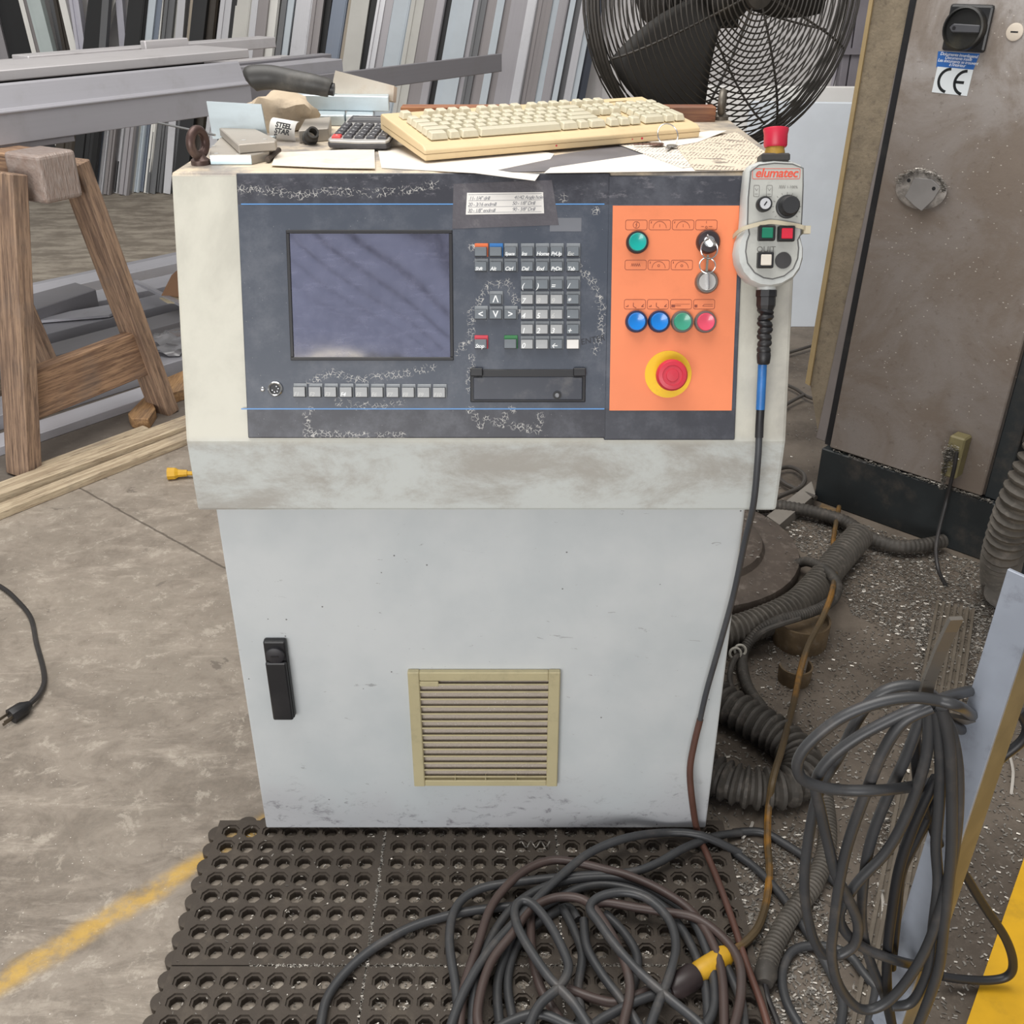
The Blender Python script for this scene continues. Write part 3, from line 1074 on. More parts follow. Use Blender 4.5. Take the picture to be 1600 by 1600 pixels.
def pend_outline(grow=0.0, h=PH):
    pts = []
    L = [(1168, 264), (1164, 300), (1162, 340), (1160, 362), (1154, 378), (1151, 395), (1153, 412), (1160, 428), (1172, 441), (1188, 448), (1204, 449.5),
         (1222, 446), (1240, 436), (1251, 421), (1256, 404), (1256.5, 388), (1253, 374), (1251, 360), (1254, 330), (1256, 295), (1256, 266), (1253, 257),
         (1238, 251), (1210, 249), (1186, 252), (1173, 257)]
    q = [ppend(a, b, h) for a, b in L]
    cx = sum(p[0] for p in q) / len(q)
    cy = sum(p[1] for p in q) / len(q)
    for x, y in q:
        v = Vector((x - cx, y - cy))
        pts.append((x + v.normalized().x * grow, y + v.normalized().y * grow))
    return pts[::-1]


out_face = pend_outline(0.0)
bod = MB()
base, rim, top = pend_outline(-0.010), pend_outline(0.0), pend_outline(-0.0035)
n = len(base)
for z, ring in ((0.005, base), (0.012, rim), (PH - 0.006, rim), (PH, top)):
    bod.v += [PN @ Vector((a, b, z)) for a, b in ring]
for j in range(3):
    for i in range(n):
        bod.f.append((j * n + i, j * n + (i + 1) % n, (j + 1) * n + (i + 1) % n, (j + 1) * n + i))
bod.f.append(tuple(range(n - 1, -1, -1)))
bod.f.append(tuple(3 * n + i for i in range(n)))
bod.build('pendant_housing', M_PEND, PEND, smooth=True)
FL = [(1173, 268), (1169, 310), (1168, 350), (1171, 366), (1167, 377), (1165, 393), (1168, 411), (1179, 426), (1193, 434), (1207, 436), (1225, 431), (1239, 420),
      (1246, 404), (1247.5, 388), (1246, 375), (1251, 366), (1253, 330), (1254.5, 290), (1254.5, 263), (1238, 256.5), (1210, 255), (1186, 258)]
face = [ppend(a, b) for a, b in FL][::-1]
MB().prism(face, PH, PH + 0.0008, PN).build('face_plate', M_PENDF, PEND)
# dark seal round the face plate
MB().tube([PN @ Vector((a, b, PH + 0.0006)) for a, b in face], 0.0009, 6, closed=True).build('face_seal', paint('seal_dark', '5f5f5e', 0.5), PEND, smooth=True)
PHF = PH + 0.0008


def pbtn(px, py, w_px, h_px, name, col):
    x, y = ppend(px, py, PHF)
    w, h = w_px / 1190, h_px / 1190
    k = MB().box(x - w / 2, x + w / 2, y - h / 2, y + h / 2, PHF, PHF + 0.010, PN).build(name, M_BLACK, PEND, bevel=0.001)
    MB().box(x - w * .34, x + w * .34, y - h * .34, y + h * .34, PHF + 0.010, PHF + 0.0125, PN).build('button_cap', col, k, bevel=0.0008)


pbtn(1196, 365, 25, 23, 'square_button', paint('pend_green', '157a5e', 0.35))
pbtn(1226.5, 366, 25, 23, 'square_button', paint('pend_red', 'd4273f', 0.35))
pbtn(1194, 407, 24, 24, 'square_button', paint('pend_white', 'ddd6ca', 0.4))
x, y = ppend(1192, 320, PHF)
k = MB().lathe([(0.0095, 0), (0.0098, 0.010), (0.0088, 0.013), (0.0070, 0.013)], 26, PN @ T(x, y, PHF)).build('key_selector', M_BLACK, PEND, smooth=True)
MB().lathe([(0.0070, 0.0128), (0.0068, 0.0142), (0.0003, 0.0142)], 24, PN @ T(x, y, PHF)).build('lock_face', paint('lock_white', 'd9dade', 0.25, 0.3), k, smooth=True)
MB().box(-0.0008, 0.0008, -0.0030, 0.0030, 0.0142, 0.0145, PN @ T(x, y, PHF) @ Matrix.Rotation(-0.6, 4, 'Z')).build('key_slot', M_BLACK, k)
x, y = ppend(1230, 323, PHF)
k = MB().lathe([(0.0150, 0), (0.0145, 0.004), (0.0128, 0.0045), (0.0120, 0.017), (0.0105, 0.019), (0.0004, 0.019)], 30, PN @ T(x, y, PHF)).build('speed_knob', paint('knob_black', '2a2b2d', 0.5), PEND, smooth=True)
x, y = ppend(1223.5, 407, PHF)
MB().lathe([(0.0105, 0), (0.0105, 0.002), (0.0004, 0.0025)], 26, PN @ T(x, y, PHF)).build('blind_plug', paint('plug_dark', '3b3a3b', 0.6), PEND, smooth=True)
# printed marks on the face
M_LOGO = paint('logo_red', 'e0553f', 0.5, var=0.03)
M_PRINT = paint('print_grey', '76746f', 0.6)
lx, ly = ppend(1213, 271.5, PHF)
text('logo', 'elumatec', 0.0158, PN @ T(lx, ly + 0.0006, PHF + 0.0003), M_LOGO, PEND, shear=0.22, align='CENTER', bold=0.0003, spacing=0.95)
b = MB()
x0, y1 = ppend(1176, 263.5, PHF)
x1, y0 = ppend(1249.5, 279.5, PHF)
b0 = MB()
outline(b0, x0, x1, y0, y1, 0.0006, 0.002, PHF + 0.0001, PHF + 0.0003)
b0.build('logo_border', M_LOGO, PEND)
text('word', 'QUIT', 0.0105, PN @ T(*ppend(1182, 390, PHF), PHF + 0.0002), M_PRINT, PEND)
text('word', '1-100%', 0.0048, PN @ T(*ppend(1229, 292.5, PHF), PHF + 0.0002), M_PRINT, PEND)
b = MB()
for i in range(13):
    a = math.radians(-40 + 260 * i / 12)
    cx, cy = ppend(1229, 324, PHF)
    stroke(b, [(cx + .0165 * math.cos(a), cy + .0165 * math.sin(a)), (cx + .0190 * math.cos(a), cy + .0190 * math.sin(a))], 0.0005, PHF + .0001, PHF + .0003)
for px in (1182, 1202):
    cx, cy = ppend(px, 298, PHF)
    outline(b, cx - .0036, cx + .0036, cy - .0072, cy + .0068, 0.0005, 0.0015, PHF + .0001, PHF + .0003)
    stroke(b, [(cx - .002, cy + .003), (cx, cy), (cx + .002, cy + .003)], 0.0004, PHF + .0001, PHF + .0003)
    stroke(b, [(cx - .002, cy - .004), (cx + .002, cy - .004)], 0.0004, PHF + .0001, PHF + .0003)
cx, cy = ppend(1222, 292, PHF)
stroke(b, [(cx - .004 + .0012 * i, cy + (.0022 if i % 2 else -.0022)) for i in range(8)], 0.0004, PHF + .0001, PHF + .0003)
b.build('printed_symbols', M_PRINT, PEND)
# cable tie round the waist
wl, wr = ppend(1158, 362, PH)[0] - 0.002, ppend(1258, 352, PH)[0]
yl, yc, yr = ppend(1160, 359, PH)[1], ppend(1205, 349, PH)[1], ppend(1255, 355, PH)[1]
tie = [PN @ Vector((wl - .001, yl - .006, 0.006)), PN @ Vector((wl - .001, yl - .003, PH - .010)), PN @ Vector((wl + .006, yl + .002, PH + .003)), PN @ Vector((wl + .03, yc, PH + .0055)),
       PN @ Vector(((wl + wr) / 2, yc + .001, PH + .006)), PN @ Vector((wr - .015, yr + .002, PH + .005)), PN @ Vector((wr - .002, yr - .001, PH + .002)), PN @ Vector((wr + .002, yr - .003, PH - .01)),
       PN @ Vector((wr + .002, yr - .006, 0.006))]
tb = MB()
tp_ = smooth_path(tie, 5)
for p, q in zip(tp_[:-1], tp_[1:]):
    tb.bar(p, q + (q - p).normalized() * 0.0004, 0.0016, 0.0052, PN.to_3x3() @ Vector((0, 1, 0)))
tx = PN @ Vector((wr + .003, yr - .003, PH - .004))
tb.cbox((0, 0, 0), (0.009, 0.010, 0.008), frame(tx, PN.to_3x3() @ Vector((1, 0, 0)), PN.to_3x3() @ Vector((0, 1, 0))))
tb.build('cable_tie', paint('tie_beige', 'c9bfa6', 0.5), PEND)
# stop button on the top end, gland and boot at the lower end; axis runs up the panel
UPM = lambda px, py, h: PN @ T(*pp(px, py, h), h) @ Matrix.Rotation(-math.pi / 2, 4, 'X')      # local z = up the slope
hm = 0.024
MB().box(-0.019, 0.018, -0.014, 0.014, -0.004, 0.006, UPM(1209, 249, hm)).build('stop_collar', paint('collar_dark', '3a3836', 0.5), PEND, bevel=0.002)
st = MB().lathe([(0.0125, 0.004), (0.0130, 0.008), (0.0120, 0.013), (0.0115, 0.017)], 24, UPM(1210, 249, hm)).build('stop_button', paint('brass_yellow', 'b58f3d', 0.45, 0.2, var=0.3, scale=60), PEND, smooth=True)
MB().lathe([(0.0135, 0.0155), (0.0150, 0.018), (0.0150, 0.031), (0.0163, 0.0375), (0.0158, 0.039), (0.0140, 0.0395), (0.0004, 0.0395)], 30, UPM(1210.5, 250, hm)).build('stop_head', paint('stop_head_red', 'cf2743', 0.4, var=0.1, dirt='9c2438'), st, smooth=True)
DN = lambda px, py, h: PN @ T(*pp(px, py, h), h) @ Matrix.Rotation(math.pi / 2, 4, 'X')        # local z = down the slope
gl = DN(1198, 446, hm)
MB().lathe([(0.0125, -0.004), (0.0125, 0.006)], 20, gl).build('gland_neck', M_PEND, PEND, smooth=True)
g_ = MB().lathe([(0.0140, 0.006), (0.0140, 0.0145), (0.0128, 0.0150), (0.0128, 0.026), (0.0105, 0.032)], 8, gl)
gland = g_.build('cable_gland', M_BLACK, PEND)
boot = MB()
for i in range(7):
    z = 0.032 + i * 0.0085
    boot.lathe([(0.0080, z - .003), (0.0113 - i * .0003, z + 0.0005), (0.0113 - i * .0003, z + 0.003), (0.0080, z + 0.006)], 16, gl @ T(0, 0, z) @ Matrix.Rotation(0.22 * (1 if i % 2 else -1), 4, 'Y') @ T(0, 0, -z))
boot.lathe([(0.0070, 0.02), (0.0070, 0.092)], 14, gl)
boot.lathe([(0.0090, 0.088), (0.0095, 0.092), (0.0085, 0.102), (0.0065, 0.104)], 16, gl)
boot.build('bend_boot', M_BLACK, PEND, smooth=True)
# taped and free cable
hb = 0.018


def pw(px, py, h=hb):
    return PN @ Vector((*pp(px, py, h), h))


c0 = smooth_path([pw(1195, 545, 0.022), pw(1192, 560, 0.020), pw(1190, 600, 0.019), pw(1188, 640, 0.018)], 6)
MB().tube(c0, 0.0062, 12).build('blue_tape', paint('tape_blue', '2a6fb5', 0.4, var=0.15, scale=40, bump=0.3, bscale=90), PEND, smooth=True)
c1 = smooth_path([pw(1188.5, 636, 0.018), pw(1187, 660, 0.018), pw(1186, 684, 0.020)], 6)
MB().tube(c1, 0.0058, 12).build('black_tape', M_BLACK, PEND, smooth=True)
M_CABLE_D = paint('cable_dark_grey', '3e4044', 0.5, var=0.15, dirt='6b6865', dirt_amt=0.3)
cpts = [pw(1186, 680, 0.020), at_y(1184, 720, 1.268), at_y(1177, 790, 1.266), at_y(1163, 850, 1.280), at_y(1146, 930, 1.287), at_y(1124, 1010, 1.291), at_y(1104, 1080, 1.294), at_y(1093, 1128, 1.296)]
MB().tube(smooth_path(cpts, 7), 0.0047, 10).build('pendant_cable', M_CABLE_D, PEND, smooth=True)
M_CABLE_R = paint('cable_red_brown', '5f4036', 0.5, var=0.25, scale=14, dirt='4b3a35', dirt_amt=0.5)
cpts = [at_y(1094, 1124, 1.296), at_y(1084, 1165, 1.294), at_y(1078, 1205, 1.290), at_y(1082, 1255, 1.284), at_z(1090, 1300, 0.03), at_z(1106, 1338, 0.026), at_z(1124, 1382, 0.026), at_z(1145, 1440, 0.026),
        at_z(1166, 1505, 0.025), at_z(1190, 1570, 0.024), at_z(1206, 1625, 0.020)]
MB().tube(smooth_path(cpts, 7), 0.0056, 10).build('cable_sleeve', M_CABLE_R, PEND, smooth=True)

# ---- key rings hanging in the locks
KR = thing('key_ring', KEYTOP.translation, 'silver key with two rings stuck in black key switch', 'keys')
MB().box(-0.0011, 0.0011, -0.009, 0.009, -0.004, 0.016, KEYTOP @ Matrix.Rotation(0.7, 4, 'Z')).build('key_blade', M_CHROME, KR, bevel=0.0006)
kc = PN @ T(*pp(1109, 389, 0.03), 0.026)
MB().torus(0.0125, 0.0010, kc @ Matrix.Rotation(0.35, 4, 'Y'), 30, 6).build('split_ring', M_CHROME, KR, smooth=True)
kc2 = PN @ T(*pp(1105, 415, 0.02), 0.022)
MB().torus(0.0105, 0.0009, kc2 @ Matrix.Rotation(-0.3, 4, 'X'), 28, 6).build('split_ring', M_CHROME, KR, smooth=True)
MB().bar(PN @ Vector((*pp(1106, 398, .024), .024)), PN @ Vector((*pp(1104, 424, .020), .020)), 0.003, 0.0012, PZ).build('key_shank', paint('key_steel_dark', '7d7a72', 0.35, 0.7), KR)
LKY = MB()
kb = LOCKTOP @ Matrix.Rotation(0.05, 4, 'Z')
LKY.box(-0.0010, 0.0010, -0.010, 0.012, 0.0, 0.010, kb)
tag(LKY.build('lock_key', M_CHROME, None, bevel=0.0005), 'thin flat key standing in lower silver lock', 'key')

# ================================================================== THINGS ON THE TOP OF THE CABINET
ZT = TZ
M_PAPER = paint('paper', 'e9e2d8', 0.8, var=0.05, scale=20)
M_PAPER2 = paint('paper_stained', 'e6dccd', 0.8, var=0.1, scale=14, dirt='b8926c', dirt_amt=0.4, dirt_scale=16)


def sheet(name, pts, z, mat, label, lift=None, th=0.0006, cat='paper', curl=None):
    """a paper polygon from picture points on the table plane; lift: extra height for each corner"""
    lift = lift or [0] * len(pts)
    top = [at_z(a, b, z + l) for (a, b), l in zip(pts, lift)]
    b = MB()
    n = len(pts)
    b.v = [Vector(p) for p in top] + [Vector(p) + Vector((0, 0, -th)) for p in top]
    b.f = [tuple(range(n)), tuple(range(2 * n - 1, n - 1, -1))] + [(i, n + i, n + (i + 1) % n, (i + 1) % n) for i in range(n)]
    return tag(b.build(name, mat), label, cat)


def printed(name, base, ink, seed, blocks=True):
    t = NT(name)
    o = t.mapping(t.obj(), (1, 1, 1), (0, 0, 0.35), (seed, seed, 0))
    sp = t.t.nodes.new('ShaderNodeSeparateXYZ')
    t.t.links.new(o, sp.inputs[0])
    ln = t.math('LESS_THAN', t.math('FRACT', t.math('MULTIPLY', sp.outputs[0], 190)), 0.32)
    word = t.band(t.noise(t.mapping(o, (0.5, 1.2, 1)), 160, 2), 0.42, 0.5)
    colm = t.math('LESS_THAN', t.math('FRACT', t.math('MULTIPLY', sp.outputs[1], 22)), 0.78)
    f = t.math('MULTIPLY', t.math('MULTIPLY', ln, word), colm)
    zone = t.band(t.noise(o, 13, 1), 0.36, 0.42)
    f = t.math('MULTIPLY', f, zone)
    col = t.mix(t.math('MULTIPLY', f, 0.8), hexc(base), hexc(ink))
    if blocks:
        bl = t.band(t.noise(t.mapping(o, (1, 2.2, 1), loc=(4, 0, 0)), 24, 2), 0.62, 0.64)
        col = t.mix(t.math('MULTIPLY', bl, 0.75), col, hexc('6c645d'))
    return t.done(col, 0.7)


sheet('paper_sheet', [(590, 232), (760, 220), (866, 240), (836, 282), (742, 270), (596, 262)], ZT + 0.0012, M_PAPER, 'white paper sheet under keyboard, corner hanging over the panel', [0, 0, 0.0006, -0.004, 0.0, 0])
sheet('envelope', [(432, 238), (585, 232), (586, 263), (520, 262), (424, 258)], ZT + 0.0030, M_PAPER2, 'stained cream envelope lying at front edge below the calculator')
sheet('magazine_page', [(740, 262), (1000, 222), (1060, 264), (800, 268)], ZT + 0.0008, paint('magazine_grey', '77757a', 0.45, var=0.3, scale=9), 'dark grey glossy magazine page under the keyboard front')
sheet('paper_sheet', [(860, 262), (1010, 240), (1172, 262), (1168, 266), (850, 270)], ZT + 0.0016, M_PAPER, 'long white sheet along front edge right of centre')
sheet('instruction_sheet', [(968, 226), (1060, 212), (1098, 258), (1066, 262)], ZT + 0.0024, printed('sheet_print', 'e6ddd0', '6a5c54', 1.7, False), 'printed instruction sheet under the loose keys')
sheet('catalog_page', [(1056, 228), (1150, 206), (1215, 250), (1214, 266), (1086, 265)], ZT + 0.0032, printed('catalog_print', 'dccdb9', '5a4d46', 0.3), 'newspaper-like catalog page with small pictures beside the pendant')
sheet('paper_sheet', [(1010, 220), (1110, 204), (1136, 204), (1090, 222), (1045, 230)], ZT + 0.0040, M_PAPER, 'white curled paper corner poking out beside keyboard right end')

# ---- beige keyboard
M_KB = paint('keyboard_beige', 'ddc59b', 0.55, var=0.1, scale=6, dirt='a98f68', dirt_amt=0.25, dirt_scale=12)
M_KK = paint('keyboard_key_cover', 'd3ccb4', 0.35, var=0.08, scale=30, dirt='a69f86', dirt_amt=0.3, dirt_scale=30)
kl = at_z(664, 252, ZT + 0.004)
kr = at_z(1112, 213, ZT + 0.004)
kd = (kr - kl)
KL = 0.458
kxa = kd.normalized()
kya = Vector((-kxa.y, kxa.x, 0))
tilt = math.radians(6.5)
kyt = kya * math.cos(tilt) + Vector((0, 0, 1)) * math.sin(tilt)
KB = frame(kl, kxa, kyt)
print('keyboard length', kd.length)
KBT = thing('keyboard', kl + Vector((0.2, 0.1, -0.003)), 'yellowed beige computer keyboard under a clear dust cover, tilted on cabinet top', 'keyboard')
KD = 0.172
prof = [(0.0, 0.0), (0.0, 0.014), (0.010, 0.0185), (KD - 0.03, 0.0225), (KD - 0.004, 0.0235), (KD, 0.020), (KD, 0.0)]
MB().prism([(a, b) for a, b in prof], 0, KL, KB @ Matrix(((0, 0, 1, 0), (1, 0, 0, 0), (0, 1, 0, 0), (0, 0, 0, 1)))).build('case', M_KB, KBT, bevel=0.002, seg=2)
MB().box(-0.0004, KL + 0.0004, -0.0004, KD - .01, 0.0085, 0.0092, KB).build('case_seam', paint('seam_brown', '8a7350', 0.6), KBT)
for xx in (0.03, KL - 0.05):
    MB().box(xx, xx + 0.02, KD - 0.02, KD - 0.012, -0.0185, 0.001, KB).build('tilt_foot', M_KB, KBT)
U = 0.0190
kcache = {}


def kkey(cx, cy, w, h=1.0):
    key = (round(w, 2), round(h, 2))
    ww, hh = w * U - 0.0012, h * U - 0.0012
    z0 = 0.0195 + 0.004 * cy / KD
    base = KB @ Vector((cx, cy, z0))
    if key in kcache:
        o, p = kcache[key]
        clone(o, KBT, base - p)
        return
    b = MB().taper(-ww / 2, ww / 2, -hh / 2, hh / 2, 0, 0.0095, 0.0028, KB.copy() @ T(cx, cy, z0), dy=0.001)
    o = b.build('key', M_KK, KBT, bevel=0.0012)
    kcache[key] = (o, base)


X0 = 0.018
rows = [(0.108, [1] * 13 + [2]), (0.089, [1.5] + [1] * 12 + [1.5]), (0.070, [1.75] + [1] * 11 + [2.25]), (0.051, [2.25] + [1] * 10 + [2.75]), (0.032, [1.5, 1, 1.5, 7, 1.5, 1, 1.5])]
for cy, ws in rows:
    x = X0
    for w_ in ws:
        kkey(x + w_ * U / 2, cy, w_)
        x += w_ * U
for g0, n_ in ((0, 1), (2, 4), (6.5, 4), (11, 4)):
    for i in range(n_):
        kkey(X0 + (g0 + i + .5) * U, 0.138, 1)
NX0 = X0 + 15.25 * U
for r, n_ in ((0.138, 3), (0.108, 3), (0.089, 3), (0.032, 3)):
    for i in range(n_):
        kkey(NX0 + (i + .5) * U, r, 1)
kkey(NX0 + 1.5 * U, 0.051, 1)
PX0 = X0 + 18.5 * U
for r in (0.108, 0.089, 0.070, 0.051):
    for i in range(3):
        kkey(PX0 + (i + .5) * U, r, 1)
kkey(PX0 + 1.0 * U, 0.032, 2)
kkey(PX0 + 2.5 * U, 0.032, 1)
kkey(PX0 + 3.5 * U, 0.108, 1)
kkey(PX0 + 3.5 * U, 0.0795, 1, 2)
kkey(PX0 + 3.5 * U, 0.0415, 1, 2)
MB().box(PX0 + .012, PX0 + .045, 0.147, 0.1482, 0.0225, 0.0238, KB).build('badge_strip', paint('badge_brown', '9d8a68', 0.5), KBT)
for xx, rr in ((0.205, .0014), (0.335, .0010), (0.352, .0018)):
    MB().lathe([(rr, 0), (rr, 0.0004)], 10, KB @ T(xx, -0.0002, 0.006) @ Matrix.Rotation(math.pi / 2, 4, 'X')).build('red_spot', paint('red_ink', 'd5304c', 0.5), KBT)

# ---- calculator
CA = at_z(512, 230, ZT + 0.004)
CB = at_z(609, 232, ZT + 0.004)
cxa = (CB - CA).normalized()
cya = Vector((-cxa.y, cxa.x, 0))
ct = math.radians(7)
CM = frame(CA, cxa, cya * math.cos(ct) + Vector((0, 0, 1)) * math.sin(ct))
CW = (CB - CA).length
CL = CW * 1.45
CAL = thing('calculator', CA + Vector((CW / 2, 0.06, -0.003)), 'silver desk calculator with dark keys and one red key, left of the keyboard', 'calculator')
M_SIL = paint('calc_silver', 'b9b7b4', 0.35, 0.3, var=0.08)
M_CDK = paint('calc_dark', '3b3a3f', 0.45, var=0.15, dirt='6c6a68', dirt_amt=0.3)
cp = [(0.004, -0.004), (CW * .5, -0.0075), (CW - 0.004, -0.004), (CW, 0.004), (CW - 0.003, CL * .6), (CW, CL - 0.006), (CW - 0.008, CL), (0.008, CL), (0, CL - 0.006), (0.003, CL * .6), (0, 0.004)]
MB().prism(cp, 0.0, 0.007, CM).build('base', M_CDK, CAL, bevel=0.001)
MB().prism([(a * 0.985 + CW * .0075, b * 0.99 + .0005) for a, b in cp], 0.007, 0.011, CM).build('top_cover', M_SIL, CAL, bevel=0.0015, seg=2)
dsp = MB().box(CW * .07, CW * .93, CL * .69, CL * .95, 0.011, 0.0125, CM).build('display_bezel', M_CDK, CAL, bevel=0.001)
MB().box(CW * .14, CW * .86, CL * .72, CL * .84, 0.0125, 0.0130, CM).build('display', paint('calc_lcd', '5b5c5e', 0.3), dsp)
MB().box(CW * .12, CW * .88, CL * .845, CL * .86, 0.0125, 0.0131, CM).build('display_rim', M_SIL, dsp)
MB().box(CW * .2, CW * .5, CL * .89, CL * .92, 0.0125, 0.0131, CM).build('solar_cell', paint('solar', '6e6b6d', 0.3), dsp)
M_CRED = paint('calc_red', 'd8413e', 0.4)
cw_, ch_ = CW * .155, CL * .085
for r in range(5):
    for c in range(5):
        cx = CW * (.13 + .185 * c)
        cy = CL * (.09 + .115 * r)
        if c == 4 and r == 1:
            continue
        hh = ch_ * (2.2 if (c == 4 and r == 0) else 1)
        cyy = cy + (hh - ch_) / 2
        kk = MB().taper(cx - cw_ / 2, cx + cw_ / 2, cyy - hh / 2, cyy + hh / 2, 0.011, 0.0145, 0.0012, CM)
        kk = kk.build('calculator_key', M_CRED if (c == 0 and r == 0) else M_CDK, CAL, bevel=0.0006)
        MB().box(cx - .0014, cx + .0014, cyy - .0006, cyy + .0006, 0.0145, 0.01465, CM).build('legend', M_INK_W, kk)

# ---- loose keys on a ring
lk = at_z(1040, 226, ZT + 0.004)
LKT = thing('loose_keys', lk, 'brown key and silver key on a ring lying on the printed sheets', 'keys')
MB().torus(0.0165, 0.0009, T(lk.x + 0.004, lk.y + .012, ZT + 0.016) @ Matrix.Rotation(math.radians(62), 4, 'X') @ Matrix.Rotation(0.3, 4, 'Y'), 30, 6).build('split_ring', M_CHROME, LKT, smooth=True)


def flat_key(px, py, yaw, mat, s=1.0):
    p = at_z(px, py, ZT + 0.0052)
    M = T(p.x, p.y, p.z) @ Matrix.Rotation(yaw, 4, 'Z')
    bow = [(0.0115 * s * math.cos(math.radians(a)), 0.0095 * s * math.sin(math.radians(a))) for a in range(0, 360, 24)]
    b = MB().prism(bow, 0, 0.002, M)
    b.prism([(-0.034 * s, -.002), (-0.030 * s, -.0036), (-0.026 * s, -.0022), (-0.022 * s, -.0036), (-0.018 * s, -.0022), (-0.009 * s, -.003), (-0.009 * s, .003), (-0.034 * s, .002)], 0.0002, 0.0018, M)
    b.build('door_key', mat, LKT, bevel=0.0003)


flat_key(1025, 226, 0.1, paint('key_brown', '6d5148', 0.4, 0.5))
flat_key(1050, 229, 1.15, paint('key_silver', '8f8f8f', 0.35, 0.7), 0.85)

# ---- aluminium off-cuts at the left
M_ALUB = alu('offcut_bluewhite', 'c9d6dc', 0.35, 0.35)
M_ALUT = alu('offcut_dusty', 'b3aca2', 0.5, 0.35)
ua, ub = at_z(332, 214, ZT + 0.012), at_z(418, 217, ZT + 0.012)
uh = 0.042
UP = MB()
wv = (ub - ua)
nrm = Vector((wv.y, -wv.x, 0)).normalized()
pts = [ua, ub, ub + Vector((-0.004, 0, 0.048)), ua + Vector((-0.002, 0, 0.050))]
UP.v = [p for p in pts] + [p - nrm * 0.0025 for p in pts]
UP.f = [(0, 1, 2, 3), (7, 6, 5, 4), (0, 4, 5, 1), (1, 5, 6, 2), (2, 6, 7, 3), (3, 7, 4, 0)]
ft = [ua, ub, ub + nrm * -0.03, ua + nrm * -0.03]
UP.v += ft + [p + Vector((0, 0, -0.0025)) for p in ft]
UP.f += [(8, 9, 10, 11), (15, 14, 13, 12), (8, 12, 13, 9), (9, 13, 14, 10), (10, 14, 15, 11), (11, 15, 12, 8)]
tag(UP.build('aluminium_angle', M_ALUB), 'pale blue aluminium plate standing upright behind the hole-drilled blocks', 'metal offcut')


def offcut(name, pix, z, h, label, mat=M_ALUT, holes=(), depth=None, front=None, cat='metal offcut'):
    """block whose top outline is given by picture points"""
    top = [at_z(a, b, z + h) for a, b in pix]
    poly = [(p.x, p.y) for p in top]
    area = sum(poly[i][0] * poly[(i + 1) % len(poly)][1] - poly[(i + 1) % len(poly)][0] * poly[i][1] for i in range(len(poly)))
    if area < 0:
        poly = poly[::-1]
    c = Vector((sum(p[0] for p in poly) / len(poly), sum(p[1] for p in poly) / len(poly), z))
    if not holes and not front:
        return tag(MB().prism(poly, z, z + h).build(name, mat, None, bevel=0.0012), label, cat)
    o = thing(name, c, label, cat)
    MB().prism(poly, z, z + h).build('block', mat, o, bevel=0.0012)
    for a, b in holes:
        p = at_z(a, b, z + h)
        MB().lathe([(0.0032, 0), (0.0032, 0.0008)], 12, T(p.x, p.y, z + h - 0.0003)).build('hole_plug', paint('bright_hole', 'd9d8d4', 0.3, 0.4), o)
    return o


offcut('drilled_block', [(328, 232), (344, 214), (420, 224), (420, 236), (392, 242), (328, 242)], ZT, 0.013, 'dusty aluminium block with shiny front end at the front left corner', holes=[(338, 240), (372, 241), (334, 228)])
_a, _b = at_z(328, 242, ZT + 0.013), at_z(392, 242, ZT + 0.013)
DB = [o for o in bpy.data.objects if o.name == 'drilled_block'][0]
MB().box(_a.x, _b.x, _a.y - 0.0012, _a.y - 0.0001, ZT + .0008, ZT + 0.0124).build('cut_end', paint('cut_end_bright', 'cfe6ee', 0.25, 0.3, var=0.1), DB)
offcut('drilled_plate', [(342, 199), (386, 195), (432, 217), (430, 221), (372, 226)], ZT + 0.0135, 0.012, 'tilted drilled aluminium plate lying across the lower block', holes=[(358, 198), (388, 196.5), (414, 217.5), (381, 219)])
offcut('square_tube', [(476, 186), (517, 182), (513, 200), (466, 204)], ZT, 0.019, 'short dusty square aluminium tube between label roll and calculator')
offcut('square_tube', [(452, 140), (608, 146), (607, 151), (452, 148)], ZT + 0.0175, 0.024, 'long pale square aluminium tube lying on two small blocks behind calculator', mat=M_ALUB)
offcut('small_block', [(493, 172), (540, 172), (538, 180), (492, 180)], ZT, 0.017, 'left one of two small aluminium blocks under the long pale tube', mat=M_ALUB)
offcut('small_block', [(542, 172), (584, 173), (583, 180), (540, 180)], ZT, 0.017, 'right one of two small aluminium blocks under the long pale tube', mat=M_ALUB)
# folded paper standing at the back
f0, f1, f2, f3 = at_y(524, 110, 1.893), at_y(616, 134, 1.890), at_y(614, 158, 1.890), at_y(516, 145, 1.893)
b = MB()
for P, Q in (((f0, f1, f2, f3), 0.05),):
    bk = [p + Vector((0.004, 0.010, -0.004)) for p in P]
    b.v = list(P) + bk
    b.f = [(0, 1, 2, 3), (7, 6, 5, 4), (0, 4, 5, 1), (1, 5, 6, 2), (2, 6, 7, 3), (3, 7, 4, 0)]
tag(b.build('folded_card', M_PAPER2), 'folded cream card standing behind the long pale tube', 'card')
